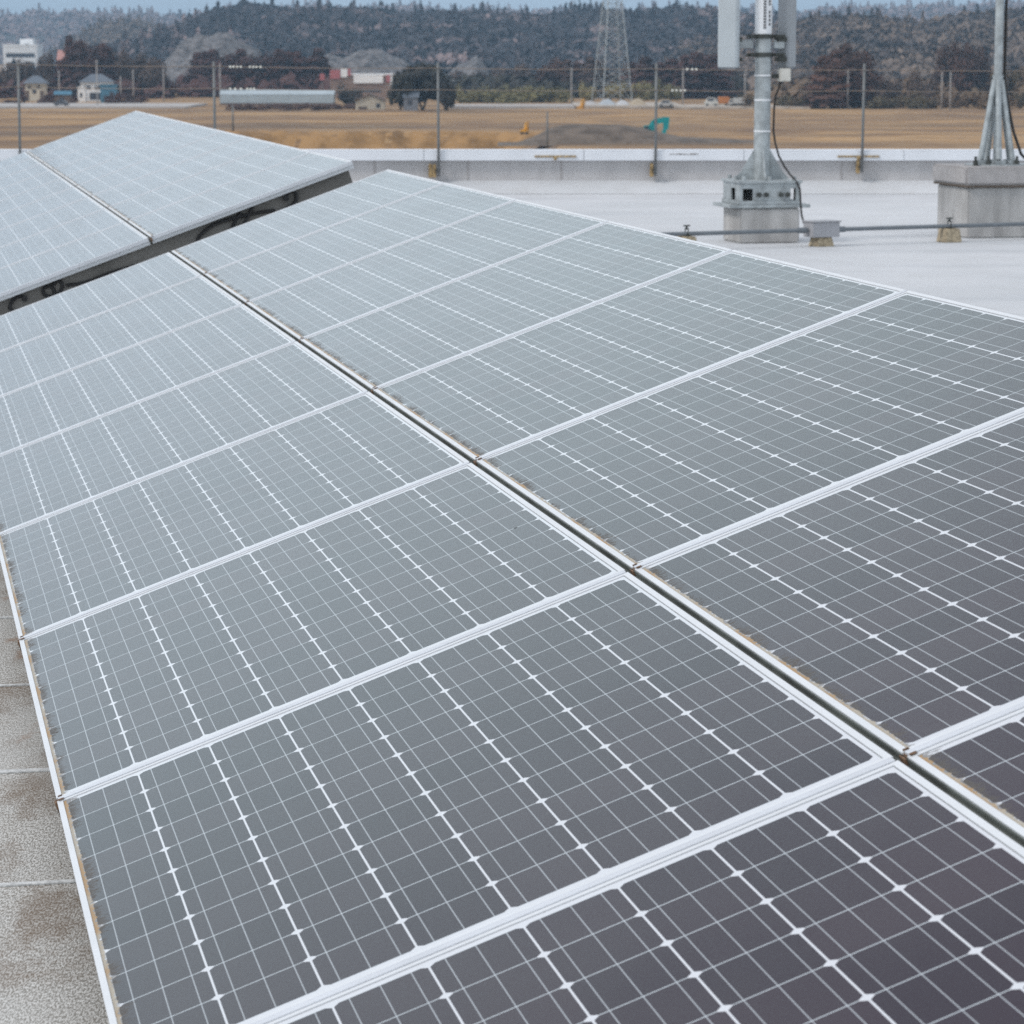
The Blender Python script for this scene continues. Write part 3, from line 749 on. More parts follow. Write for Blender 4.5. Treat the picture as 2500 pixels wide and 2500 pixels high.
building('house', 140, 165, 122, 150, 1400, 9, B_cream, pm('pink_roof', (.48, .24, .20)), 'distant house with a pinkish red roof beside the tall cedars', 'house', 'gable', [(.3, .3, .4, .2)])
# long greenhouse
gh, wd, hg = building('greenhouse', 537, 815, 220, 252, 845, 7, B_gh, B_gh, 'long low greenhouse under pale blue film in front of the cedar belt', 'greenhouse', 'gable', [], .1)
m = MB()
m.box((-wd/2 - .05, -.16, 0), (wd/2 + .05, -.08, hg * .12))
m.build('base_board', B_brown, gh)
building('house', 868, 938, 231, 266, 775, 7, B_cream, B_brown, 'low cream house with a wide front gable left of the round evergreen', 'house', 'front', [(.72, .12, .14, .30)], .5, [(.10, .30, .20)])
building('house', 985, 1020, 224, 262, 765.5 - 6, 4, pm('grey_lean_to', (.20, .205, .225)), B_roofg, 'grey lean-to house standing in front of the round dark evergreen', 'house', 'gable', [(.3, .3, .3, .25)])
st_, wd, hg = building('roadside_store', 806, 962, 180, 225, 960, 10, pm('tan_store_wall', (.24, .17, .14)), B_white, 'roadside store with white upper wall and red sign blocks behind the small bush', 'store', 'flat', [(.30, .25, .5, .12)])
for u, ww, z0, z1, mm in ((.0, .16, .80, 1.16, B_red), (.17, .10, .86, 1.20, B_white), (.28, .045, .92, 1.2, B_red), (.37, .46, .62, .93, B_white), (.88, .06, .66, .95, B_red), (.945, .05, .45, .90, B_white)):
    m = MB(); m.box((-wd/2 + u*wd, -.5, z0*hg), (-wd/2 + (u+ww)*wd, -.2, z1*hg)); m.build('sign_panel', mm, st_)
sgn = empty('shop_sign', aty(787, 250, 955), 0, 'small red pole sign just left of the roadside store', 'sign'); sgn.location.z = ZG
m = MB(); m.tube([(0, .1, -.2), (0, .1, 8.6)], .12, 8); m.build('pole', M_postm, sgn)
zt = aty(787, 180, 955).z - ZG; zb = aty(787, 196, 955).z - ZG
m = MB(); m.box((-.75, -.15, zb), (.75, .05, zt)); m.build('sign_panel', B_red, sgn)
building('warehouse', 1108, 1216, 196, 232, 1060, 12, pm('tan_warehouse', (.40, .34, .28)), B_white, 'long low warehouse with a white roof behind the bamboo', 'warehouse', 'flat', [(.1, .3, .2, .3)])
building('warehouse', 1768, 1812, 193, 215, 1100, 8, B_cream, B_white, 'small white roofed barn between the antenna panel and the mast', 'barn', 'gable', [(.3, .2, .2, .3)])
building('house', 2112, 2160, 200, 236, 960, 7, pm('pink_wall', (.33, .25, .23)), pm('pinkish_roof', (.30, .20, .19)), 'pinkish house half hidden by shrubs between the masts', 'house', 'gable', [(.3, .3, .3, .25)])

# pylon: four tapering lattice legs
def pylon():
    Y = 900; xc = 1494; base = aty(xc, 246, Y); e = empty('power_pylon', (base.x, Y, ZG), math.radians(20), 'tall grey lattice power pylon standing in the bamboo near the middle', 'pylon')
    hgt = 46.0
    def half(z): 
        return 4.7 * (1 - z / hgt) ** 1.0 * .82 + .75
    levels = [0, 5, 9.5, 13.5, 17, 20.2, 23.2, 26, 28.6, 31, 33.4, 35.8, 38.2, 40.6, 43, 46]
    for sx in (-1, 1):
        for sy in (-1, 1):
            m = MB(); m.tube([(sx*half(z), sy*half(z), z) for z in levels], .17, 4); m.build('leg', M_galv, e)
    m = MB()
    for z0, z1 in zip(levels, levels[1:]):
        a, b = half(z0), half(z1)
        for k in range(4):
            cs = [(-1,-1), (1,-1), (1,1), (-1,1)]
            p, q = cs[k], cs[(k+1) % 4]
            m.tube([(p[0]*a, p[1]*a, z0), (q[0]*b, q[1]*b, z1)], .08, 3); m.tube([(q[0]*a, q[1]*a, z0), (p[0]*b, p[1]*b, z1)], .08, 3)
            m.tube([(p[0]*b, p[1]*b, z1), (q[0]*b, q[1]*b, z1)], .07, 3)
    m.build('lattice', M_galv, e)
    for z in (32.2, 37.0, 41.8):
        m = MB()
        for s in (-1, 1):
            m.tube([(0, 0, z + 1.2), (s * 5.6, 0, z)], .10, 4); m.tube([(0, 0, z), (s * 5.6, 0, z)], .10, 4)
        m.build('cross_arm', M_galv, e)
pylon()

# utility poles
for px, top, base, Y, lab in ((145, 172, 240, 900, 'thin concrete utility pole just right of the cream house'),
                              (238, 146, 258, 815, 'tan utility pole in front of the white house, rising above its roof'),
                              (295, 186, 240, 900, 'short brown utility pole right of the blue shed'),
                              (326, 170, 240, 900, 'pale utility pole in front of the brown grove'),
                              (400, 168, 240, 900, 'utility pole at the right end of the brown grove'),
                              (538, 155, 250, 850, 'pale pole behind the left end of the greenhouse'),
                              (569, 255, 325, 560, 'grey field post below the greenhouse, close to the solar panels'),
                              (1336, 272, 366, 470, 'lone green grey post in front of the soil heap'),
                              (1395, 165, 258, 830, 'pale utility pole at the right end of the bamboo'),
                              (1667, 165, 262, 820, 'pale utility pole left of the antenna panel'),
                              (1818, 168, 262, 820, 'pale utility pole between the antenna panel and the mast'),
                              (2051, 170, 268, 790, 'left one of the pale pole pair in front of the pointed reddish clump'),
                              (2069, 170, 270, 786, 'right one of the pale pole pair in front of the pointed reddish clump'),
                              (2298, 176, 275, 780, 'left one of the pale pole pair near the tripod mast'),
                              (2319, 176, 282, 760, 'right one of the pale pole pair near the tripod mast')):
    b = aty(px, base, Y); t = aty(px, top, Y); z0 = min(b.z, ZG - .2)
    if Y < 600: z0 = ground_z(b.x, Y) - .3
    e = empty('utility_pole', (b.x, Y, z0), 0, lab, 'pole', None if Y < 600 else 'utility poles along the far field edge')
    r0 = .17 if Y > 600 else .16
    m = MB(); m.tube([(0, 0, 0), (0, 0, (t.z - z0) * .6), (0, 0, t.z - z0)], [r0 * 1.15, r0, r0 * .8], 8)
    m.build('pole', M_road if Y > 600 else M_postm, e, smooth=True)
    if Y > 600:
        m = MB(); m.box((-.7, -.22, t.z - z0 - .9), (.7, -.10, t.z - z0 - .75)); m.build('cross_arm', M_postm, e)

# diggers and vehicles in the yard
M_teal = simple('teal_paint', (.0, .30, .31), .45, 0, .12, .8); M_yel = simple('yellow_paint', (.62, .30, .02), .45, 0, .1, .8)
M_veh_w = simple('white_vehicle_paint', (.50, .49, .47), .35, 0, .05, 1); M_org = simple('orange_paint', (.55, .20, .05), .5, 0, .1, 1)
def digger(px, base, Y, s, m_body, label, armdir=1, rz=0.0):
    b = aty(px, base, Y); e = empty('excavator', (b.x, Y, b.z), rz, label, 'excavator')
    e.scale = (s * armdir, s, s)
    m = MB()
    for y in (-1.0, .7): m.box((-1.7, y, 0), (1.7, y + .45, .75))
    m.build('track', M_black, e, bevel=.12)
    m = MB(); m.box((-1.5, -1.1, .85), (1.1, 1.1, 1.75)); m.build('body', m_body, e, bevel=.08)
    m = MB(); m.box((-.1, -1.1, 1.76), (1.0, -.1, 2.75)); m.build('cab', m_body, e, bevel=.1)
    m = MB(); m.box((.1, -1.13, 1.95), (.85, -1.105, 2.6)); m.build('window', B_win, e)
    m = MB()
    for p, q, ww in (((1.0, 1.3), (2.3, 3.5), .85), ((2.0, 3.45), (4.7, 3.95), .62)):
        d = Vector((q[0]-p[0], 0, q[1]-p[1])).normalized(); nn = Vector((-d.z, 0, d.x)) * ww
        m.prism([(p[0]-nn.x, p[1]-nn.z), (q[0]-nn.x*.8, q[1]-nn.z*.8), (q[0]+nn.x*.8, q[1]+nn.z*.8), (p[0]+nn.x, p[1]+nn.z)], .1, .5)
    m.build('boom', m_body, e)
    m = MB(); m.prism([(3.8, 4.5), (5.3, 4.4), (5.0, 1.9), (4.0, 1.9)], .15, .45); m.build('stick', m_body, e)
    m = MB(); m.prism([(4.0, 2.0), (4.65, 1.95), (4.5, 1.0), (3.7, .9), (3.6, 1.3)], -.1, .7); m.build('bucket', m_body, e)
    return e
digger(1572, 339, 512, .82, M_teal, 'teal excavator with raised bent arm behind the soil heap')
digger(1281, 328, 540, .50, M_yel, 'small yellow excavator at the left foot of the soil heap', 1, 1.25)
digger(1418, 271, 790, .70, M_yel, 'small orange yellow excavator in the yard left of the pylon', 1, 1.2)
def vehicle(px, base, Y, length, hgt, m_body, label, cat, boxy=False):
    b = aty(px, base, Y); e = empty('parked_' + cat, (b.x, Y, ZG + .45), 0, label, cat)
    L2 = length / 2; m = MB()
    if boxy: m.box((-L2 * .45, -.9, .7), (L2, .9, hgt)); 
    else: m.prism([(-L2, .35), (L2, .35), (L2, hgt*.55), (L2*.75, hgt*.6), (L2*.45, hgt), (-L2*.5, hgt), (-L2*.8, hgt*.58), (-L2, hgt*.5)], -.85, .85)
    m.build('body', m_body, e, bevel=.06)
    if boxy:
        m = MB(); m.prism([(-L2, .5), (-L2*.5, .5), (-L2*.5, hgt*.8), (-L2*.85, hgt*.8), (-L2, hgt*.5)], -.85, .85); m.build('cab', M_veh_w, e, bevel=.05)
    for s in (-1, 1):
        m = MB(); m.tube([(s*L2*.6, -.9, .33), (s*L2*.6, .9, .33)], .33, 12); m.build('wheel', M_black, e)
    m = MB()
    if boxy: m.box((-L2*.92, -.87, hgt*.52), (-L2*.6, -.855, hgt*.72))
    else: m.box((-L2*.55, -.88, hgt*.62), (L2*.4, -.855, hgt*.92))
    m.build('window', B_win, e)
    return e
vehicle(1626, 270, 790, 4.2, 1.7, M_veh_w, 'white car parked in the yard right of the pylon', 'car')
vehicle(1736, 268, 800, 3.6, 2.2, M_tanbox, 'cream van left of the orange truck in the far yard', 'van')
vehicle(1762, 268, 804, 4.2, 2.4, M_org, 'orange truck in the far yard left of the mast', 'truck', True)
vehicle(1800, 268, 798, 4.6, 2.2, M_veh_w, 'white truck in the far yard right of the orange truck', 'truck', True)
vehicle(150, 259, 800, 4.0, 1.5, pm('grey_car_paint', (.12, .12, .13), .4), 'dark car on the pale road at the far left', 'car')
# tents and covered heaps in the yard under the pylon
for px, top, base, wpx, mm, lab in ((1440, 246, 266, 40, pm('pale_sheet', (.45, .43, .42)), 'white sheeted heap left of the pylon foot'), (1482, 241, 266, 46, pm('grey_sheet', (.42, .45, .48)), 'grey sheeted heap under the pylon'),
                                   (1520, 243, 266, 34, pm('white_sheet', (.52, .52, .53)), 'white sheeted heap at the right pylon leg'), (1556, 240, 272, 46, pm('tan_sheet', (.42, .34, .24)), 'tan covered heap right of the pylon')):
    Y = 808; b = aty(px, base, Y); t = aty(px, top, Y); wd = W_(wpx, Y); hh = t.z - ZG
    e = empty('covered_heap', (b.x, Y, ZG), 0, lab, 'heap')
    m = MB(); nx, ny = 12, 7
    for j in range(ny):
        for i in range(nx):
            u, q = i/(nx-1), j/(ny-1)
            m.v.append(((u-.5)*wd, (q-.5)*4, -.1 + hh * (math.sin(math.pi*u) * math.sin(math.pi*q)) ** .5 * (1 + .15*noise.noise(Vector((u*5, q*5, px))))))
    m.f = [(j*nx+i, j*nx+i+1, (j+1)*nx+i+1, (j+1)*nx+i) for j in range(ny-1) for i in range(nx-1)]
    m.build('cover', mm, e, smooth=True)

# ------------------------------------------------------------------ solar panels
GX, GY = .0065, .020                                 # glass beyond the cells
FW = .0125                                           # frame lip
X0, X1, Y0_, Y1_ = -GX - FW, CW + GX + FW, -GY - FW, CLN + GY + FW
RAILGAP = PITCH_A - (Y1_ - Y0_)
def make_panel():
    e = empty('solar_panel')
    m = MB(); z0, z1 = -.046, 0.0
    ix0, ix1, iy0, iy1 = -GX, CW + GX, -GY, CLN + GY
    m.box((X0, Y0_, z0), (ix0, Y1_, z1)); m.box((ix1, Y0_, z0), (X1, Y1_, z1))
    m.box((ix0, Y0_, z0), (ix1, iy0, z1 - .0003)); m.box((ix0, iy1, z0), (ix1, Y1_, z1 - .0003))
    m.build('frame', M_frame, e)
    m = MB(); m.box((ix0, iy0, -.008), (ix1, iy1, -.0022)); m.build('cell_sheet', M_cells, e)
    # ribbed cover strip over the joint to the nearer panel
    m = MB(); g = RAILGAP; ya, yb = Y0_ - g + .0012, Y0_ - .0012; wv = yb - ya
    prof = [(0, -.02), (0, .0016), (.16, .0016), (.20, .0002), (.26, .0002), (.30, .0016), (.62, .0016), (.66, .0002), (.74, .0002), (.78, .0016), (1, .0016), (1, -.02)]
    pts_ = [(ya + a * wv, b) for a, b in prof]; n = len(pts_)
    for xx in (X0 + .004, X1 - .004): m.v += [(xx, a, b) for a, b in pts_]
    m.f = [tuple(range(n)), tuple(reversed(range(n, 2*n)))] + [(i, (i+1) % n, (i+1) % n + n, i + n) for i in range(n)]
    m.build('joint_cover', M_cover, e)
    m = MB(); m.box((X0 - .006, ya - .004, -.030), (X0 + .0035, yb + .004, -.003)); m.box((X0 + .004, ya - .010, .0019), (X0 + .016, ya - .0015, .0035))
    m.box((X0 + .004, yb + .0015, .0003), (X0 + .014, yb + .008, .0030))
    m.build('end_clip', M_rust, e)
    kids(e); return e
proto = make_panel()
RM = Matrix((B, A, N)).transposed().to_4x4()
ORD = ['nearest', 'second', 'third', 'fourth', 'fifth', 'sixth', 'seventh', 'eighth', 'ninth']
first = True
def put_panel(colm, a, label, group):
    global first
    o = proto if first else copy_tree(proto); first = False
    p = ORG + B * (colm * (CW + GB)) + A * a
    o.rotation_euler = RM.to_euler(); o.location = p
    tag(o, label, 'solar panel', group)
for colm, cn in ((0, 'left'), (1, 'right')):
    for P in range(0, 8):
        pos = 'nearest' if P == 0 else ORD[P] + ' from the camera'
        extra = ''
        put_panel(colm, (P - 1) * PITCH_A + MA, f'white framed solar panel {pos}, {cn} column of the near block', 'solar panels of the near block')
FAR0 = 7 * PITCH_A + 1.4 - Y0_
for colm, cn in ((0, 'left'), (1, 'right')):
    for k in range(9):
        pos = 'nearest the walkway' if k == 0 else ORD[k] + ' from the walkway'
        extra = ''
        put_panel(colm, FAR0 + k * PITCH_A, f'pale reflective solar panel {pos}, {cn} column of the far block', 'solar panels of the far block')

# ---- support racks (rails, sloping rafters, legs, feet)
def rack(a0, a1, label):
    e = empty('support_rack', (0, 0, 0), 0, label, 'support rack')
    def P(b, a, z): return ORG + B * b + A * a + N * z
    Mx = Matrix.Translation(ORG) @ RM
    for b in (.22, 1.10, CW + GB / 2, CW + GB + .22, CW + GB + 1.10):
        m = MB(); hw = .05 if abs(b - CW - GB/2) < .01 else .02
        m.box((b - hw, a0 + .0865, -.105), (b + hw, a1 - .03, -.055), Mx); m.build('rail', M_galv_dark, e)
    m = MB(); bc = CW + GB / 2; hw = (GB - 2 * (GX + FW)) / 2 - .0006
    for k_ in range(int(round((a1 - a0) / PITCH_A))):
        q0, q1 = a0 + PITCH_A * k_ + (.002 if k_ == 0 else .0005), a0 + PITCH_A * (k_ + 1) - .0005
        m.box((bc - hw, q0, -.040), (bc + hw, q1, -.014), Mx); m.box((bc + hw - .0022, q0, -.0138), (bc + hw, q1, -.003), Mx)
    m.build('gap_filler', M_gap, e)
    m = MB(); m.box((.04, a0 + .045, -.172), (2 * CW + GB - .015, a0 + .085, -.0465), Mx); m.build('front_beam', M_rackback, e)
    n = max(2, round((a1 - a0) / 2.4)); 
    for k in range(n + 1):
        a = a0 + .16 + (a1 - a0 - .26) * k / n
        m = MB(); m.box((.06, a - .03, -.215), (2 * CW + GB - .06, a + .03, -.1015), Mx)
        m.build('rafter', M_rackback, e)
        for b in (.32, 1.35, 2.45):
            top = P(b, a, -.19)
            if top.z < .04: continue
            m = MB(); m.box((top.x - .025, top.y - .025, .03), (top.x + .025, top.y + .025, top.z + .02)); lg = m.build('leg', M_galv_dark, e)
            m = MB(); m.taper(top.x, top.y, 0, .06, .16, .16, .12, .12); m.build('foot', M_conc, lg)
    return e
rack(-PITCH_A + MA / 2, 7 * PITCH_A + MA / 2, 'grey steel support rack under the near block of panels')
rack(7 * PITCH_A + 1.4, 16 * PITCH_A + 1.4, 'grey steel support rack under the far block with its front beam showing')

# ---- black cables looped along the front beam of the far block
def cable(pts_, label, r=.0105):
    Mx = Matrix.Translation(ORG) @ RM; P = []
    # Catmull-Rom through (b, z) points just in front of the beam
    a = 7 * PITCH_A + 1.4 + .034
    q = [Vector((p[0], a - (p[2] if len(p) > 2 else 0), p[1])) for p in pts_]
    for i in range(len(q) - 1):
        p0, p1, p2, p3 = q[max(0, i-1)], q[i], q[i+1], q[min(len(q)-1, i+2)]
        for s in range(8):
            t = s / 8
            P.append(.5 * ((2*p1) + (p2-p0)*t + (2*p0-5*p1+4*p2-p3)*t*t + (3*p1-p0-3*p2+p3)*t**3))
    P.append(q[-1])
    m = MB(); m.tube([Mx @ p for p in P], r, 8)
    o = m.build('cable', M_black, None, smooth=True)
    return tag(o, label, 'cable', 'black cables on the far block')
cable([(2.20, -.055), (2.245, -.045), (2.255, -.085), (2.22, -.125), (2.1, -.150), (1.9, -.175), (1.80, -.175), (1.84, -.10), (1.9, -.06)], 'black cable with a round loop near the right end of the far beam')
cable([(1.98, -.05), (1.90, -.12, .012), (1.74, -.185, .012), (1.62, -.185), (1.585, -.135), (1.63, -.095), (1.75, -.07), (1.95, -.09), (2.1, -.12)], 'black cable crossing in a flat loop on the right half of the far beam')
cable([(1.60, -.19, .012), (1.35, -.175), (1.15, -.135), (1.0, -.125), (.86, -.125), (.74, -.10)], 'long black cable running below the panel joint of the far beam')
cable([(.66, -.075), (.70, -.055), (.72, -.085), (.69, -.125), (.64, -.135), (.60, -.11), (.60, -.075), (.64, -.065), (.66, -.10), (.63, -.14), (.52, -.165)], 'black cable coiled in two rings on the left half of the far beam')
cable([(.47, -.06), (.42, -.065), (.375, -.10), (.39, -.145), (.46, -.16), (.54, -.15)], 'black cable in an open hook at the left end of the far beam')
for b, zz, lb in ((2.19, -.075, 'right'), (.475, -.085, 'left')):
    Mx = Matrix.Translation(ORG) @ RM; m = MB(); a = 7 * PITCH_A + 1.4 + .030
    m.tube([Mx @ Vector((b, a - .012, zz)), Mx @ Vector((b, a + .024, zz))], .018, 12)
    tag(m.build('cable_plug', M_black), f'round black plug at the {lb} end of the far beam', 'plug')

# ------------------------------------------------------------------ rooftop masts
def base_corner(px, py, side, Zs=()):
    c = atz(px, py, 0); ctr = c + (Bh + Ah) * (side / 2); return Vector((ctr.x, ctr.y, 0))
# left plinth and antenna mast
S1 = .57; c1 = base_corner(1806, 595, S1)
zz = lambda py, c=c1: aty(1806, py, c.y - .3).z
p = empty('concrete_plinth', c1, YAW, 'grey concrete plinth under the antenna mast', 'plinth')
hp1 = zz(509)
m = MB(); m.box((-S1/2, -S1/2, 0), (S1/2, S1/2, hp1)); m.build('block', M_conc, p, bevel=.012)
mast = empty('antenna_mast', (c1.x, c1.y, hp1), YAW, 'galvanised antenna mast with two hanging radome panels and a white label sleeve', 'antenna mast')
def zc(py): return aty(1860, py, c1.y).z - hp1
kx = c1.y / FPX
m = MB(); m.box((-.385, -.30, .004), (.385, .30, .035)); m.box((-.30, -.295, .036), (.30, .295, .070)); m.build('base_flange', M_galv, mast, bevel=.004)
zb0, zb1 = .071, zc(440)
m = MB(); w2 = .287                                 # hollow base frame: corner plates leaving dark slots
t = .012
for (ax0, ax1) in ((-w2, -.262), (-.165, .190), (.245, w2)):
    m.box((ax0, -w2, zb0), (ax1, -w2 + t, zb0 + .11))
m.box((-w2, -w2, zb0 + .1102), (w2, -w2 + t, zb1 - .0162))
for (ay0, ay1) in ((-w2 + t, -.12), (.02, w2)):
    m.box((-w2, ay0, zb0), (-w2 + t, ay1, zb0 + .11)); m.box((w2 - t, ay0, zb0), (w2, ay1, zb0 + .11))
m.box((-w2, -w2 + t, zb0 + .1102), (-w2 + t, w2, zb1 - .0162)); m.box((w2 - t, -w2 + t, zb0 + .1102), (w2, w2, zb1 - .0162))
m.box((-w2 + t, w2 - t, zb0), (w2 - t, w2, zb1 - .0162))
m.build('base_frame', M_galv, mast)
m = MB(); m.box((-.305, -.305, zb1 - .016), (.305, .305, zb1 + .008)); m.build('top_plate', M_galv, mast, bevel=.003)
for bx_ in (-.11, -.04, .10, .165):
    m = MB(); m.tube([(bx_, -w2 - .035, zb0 + .055), (bx_, -w2 + .002, zb0 + .055)], .022, 6); m.build('bolt', M_galv_dark, mast)
for (bx_, by_) in ((-.24, -.24), (.24, -.24), (-.24, .24), (.24, .24), (0, -.25), (-.25, 0)):
    m = MB(); m.tube([(bx_, by_, zb1 + .008), (bx_, by_, zb1 + .045)], .020, 6); m.build('bolt', M_galv, mast)
R1 = .0735
ztop = 3.6
m = MB(); m.tube([(0, 0, zb1 + .008), (0, 0, zc(100)), (0, 0, ztop)], [R1 * 1.04, R1, R1], 28); smooth_by_angle(m.build('pole', M_galv, mast))
for k in range(4):
    Mg = Matrix.Rotation(math.radians(90 * k - 8), 4, 'Z')
    m = MB(); m.prism([(R1 + .001, zb1 + .009), (.245, zb1 + .009), (.245, zb1 + .03), (.19, zb1 + .085), (R1 + .001, zb1 + .285)], -.008, .008, Mg); m.build('gusset', M_galv, mast)
# label sleeve with rows of lettering
zl0 = zc(83)
m = MB(); m.tube([(0, 0, zl0), (0, 0, zl0 + .62)], R1 + .005, 28); sleeve = smooth_by_angle(m.build('label_sleeve', M_white, mast))
m = MB(); rl = random.Random(9)
def on_sleeve(ang, z, wv, hv):
    a0, a1 = ang - wv / 2 / R1, ang + wv / 2 / R1; r = R1 + .0062
    m.add([(r*math.cos(a0), r*math.sin(a0), z), (r*math.cos(a1), r*math.sin(a1), z), (r*math.cos(a1), r*math.sin(a1), z+hv), (r*math.cos(a0), r*math.sin(a0), z+hv)], [(0,1,2,3)])
for ang, z0, z1, hh in ((-math.pi/2 - .12, zl0 + .045, zl0 + .58, .022), (-math.pi/2 + .52, zl0 + .075, zl0 + .19, .030), (-math.pi/2 + .52, zl0 + .26, zl0 + .58, .020)):
    z = z0
    while z < z1:                                   # strokes of small upright characters, unreadable at this distance
        on_sleeve(ang - .10, z, .009, hh * .8); on_sleeve(ang + .10, z + .002, .008, hh * .6)
        on_sleeve(ang, z + hh * .72, .024, .005); on_sleeve(ang, z + hh * .3, .020, .005); on_sleeve(ang + .02, z + .001, .014, .003)
        z += hh * 1.22
m.build('lettering', M_darkmark, sleeve)
for py in (89, 134):
    z = zc(py); m = MB()
    m.tube([(0, 0, z - .020), (0, 0, z + .020)], R1 + .012, 24)
    m.box((-.155, -.035, z - .016), (-.06, .035, z + .016)); m.box((.06, -.035, z - .016), (.20, .035, z + .016))
    cl = m.build('clamp', M_galv_dark, mast)
    for bx_ in (-.13, .11, .18):
        m2 = MB(); m2.tube([(bx_, -.07, z), (bx_, .07, z)], .011, 6); m2.build('bolt', M_galv_dark, cl)
z1_, z2_ = zc(126), zc(92)
m = MB(); m.box((-.255, -.02, z1_ + .03), (-.10, .02, z2_ - .02)); m.box((.10, -.02, z1_ + .03), (.20, .02, z2_ - .02)); m.build('bracket', M_galv, mast, bevel=.004)
def local_x(px, dy=0.0): return ((px - 1250) / FPX * (c1.y + dy * math.cos(YAW)) - c1.x + math.sin(YAW) * dy) / math.cos(YAW)
# hanging radome panels: left turned to the light, right turned away
def radome(xc, wd, dp, zb, rot, mat_, yo):
    m = MB(); M_ = Matrix.Translation((xc, yo, 0)) @ Matrix.Rotation(rot, 4, 'Z'); c = .02
    ol = [(-wd/2 + c, -dp/2), (wd/2 - c, -dp/2), (wd/2, -dp/2 + c), (wd/2, dp/2 - .01), (-wd/2, dp/2 - .01), (-wd/2, -dp/2 + c)]
    n = len(ol)
    m.v = [tuple(M_ @ Vector((x, y, zb))) for x, y in ol] + [tuple(M_ @ Vector((x, y, zb + 2.3))) for x, y in ol]
    m.f = [tuple(reversed(range(n))), tuple(range(n, 2*n))] + [(i, (i+1) % n, (i+1) % n + n, i + n) for i in range(n)]
    pa = m.build('panel_antenna', mat_, mast, bevel=.006)
    m = MB(); m.box((-wd*.33, -dp*.3, zb - .012), (wd*.33, dp*.3, zb - .001), M_); m.build('end_cap', M_box, pa)
    return pa
zb_ = zc(165)
radome(local_x(1768), .19, .11, zb_, math.radians(-25), M_ant_l, -.05)
radome(local_x(1922), .15, .13, zb_ , math.radians(38), M_ant_d, .10)
for xx, s in ((local_x(1790), 1), (local_x(1900), -1)):
    for py in (96, 145):
        m = MB(); z = zc(py); m.box((xx - .05, -.03, z - .02), (xx + .05, .05, z + .02)); m.tube([(xx - .03, -.05, z), (xx - .03, .07, z)], .012, 6)
        m.build('pivot_bracket', M_galv_dark, mast)
m = MB(); zj0, zj1 = zc(199), zc(167); m.box((local_x(1894), -.06, zj0), (local_x(1921), .05, zj1)); jb = m.build('junction_box', M_tanbox, mast, bevel=.008)
m = MB(); m.box((local_x(1878), -.02, zj0 + .03), (local_x(1893.6), .02, zj0 + .07)); m.build('arm', M_galv_dark, jb)
for py in (184, 244, 320):
    m = MB(); z = zc(py); m.tube([(0, 0, z - .007), (0, 0, z + .007)], R1 + .0035, 28); m.build('band', M_white if py != 184 else M_white, mast)
# cable from the junction box down the pole to the pull box
def lc(px, py, dy=-.10): return Vector((local_x(px, dy), dy, zc(py)))
pc = [lc(1900, 200, -.01), lc(1897, 212, -.02), lc(1888, 235, -.03), lc(1885, 260, -.03), lc(1884, 320, -.03), lc(1889, 350, -.05), lc(1898, 380, -.10), lc(1912, 405, -.16), lc(1926, 424, -.22), lc(1942, 440, -.30), lc(1951, 458, -.37), lc(1953, 492, -.385), lc(1956, 520, -.40), lc(1962, 540, -.40), lc(1978, 548, -.40)]
m = MB(); m.tube(pc, .0092, 10); m.build('feeder_cable', M_black, mast, smooth=True)

# right plinth with cap, tripod mast
S2 = .86; c2 = base_corner(2362, 582, S2)
zq = lambda py: aty(2362, py, c2.y - .55).z
p = empty('concrete_plinth', c2, YAW, 'broad concrete plinth with a thick overhanging cap under the tripod mast', 'plinth')
zs = zq(458)
m = MB(); m.box((-S2/2, -S2/2, 0), (S2/2, S2/2, zs)); m.build('stem', M_conc, p, bevel=.012)
S2c = S2 + .09; ztp = zq(408)
m = MB(); m.box((-S2c/2 + .012, -S2c/2 + .012, zs + .0005), (S2c/2 - .012, S2c/2 - .012, zs + .018)); m.build('cap_joint', M_mound, p)  # dark recessed strip between stem and cap
m = MB(); m.box((-S2c/2, -S2c/2, zs + .0185), (S2c/2, S2c/2, ztp)); m.build('cap', M_capm, p, bevel=.02)
tm = empty('tripod_mast', (c2.x, c2.y, ztp), YAW, 'galvanised tripod mast with a black cable up its right side', 'mast')
zk = lambda py: aty(2428, py, c2.y).z - ztp
m = MB(); m.tube([(0, 0, .03), (0, 0, zk(200)), (0, 0, 3.2)], [.030, .040, .040], 20); smooth_by_angle(m.build('pole', M_galv, tm))
apex = zk(196)
for k, a in enumerate((100, 190, 258, 312, 20)):
    ca, sa = math.cos(math.radians(a)), math.sin(math.radians(a)); rr_ = .17
    m = MB(); m.tube([(ca * .035, sa * .035, apex), (ca * rr_, sa * rr_, .055)], .029, 14)
    lg = smooth_by_angle(m.build('leg', M_galv, tm))
    m = MB(); m.box((ca*rr_ - .05, sa*rr_ - .05, .012), (ca*rr_ + .05, sa*rr_ + .05, .050)); m.build('foot', M_galv, lg, bevel=.004)
m = MB(); m.tube([(0, 0, 0.001), (0, 0, .0118)], .30, 32); m.build('base_plate', M_galv, tm)
m = MB(); m.tube([(0, 0, apex - .03), (0, 0, apex + .05)], .052, 20); m.build('collar', M_galv, tm)
for px in (2357, 2390, 2490, 2462):
    bx_ = (px - 2428) * c2.y / FPX; m = MB(); m.tube([(bx_, -.20, 0.0), (bx_, -.20, .05)], .024, 6); m.tube([(bx_, -.20, .05), (bx_, -.20, .09)], .014, 8)
    m.build('anchor_bolt', M_galv_dark, tm)
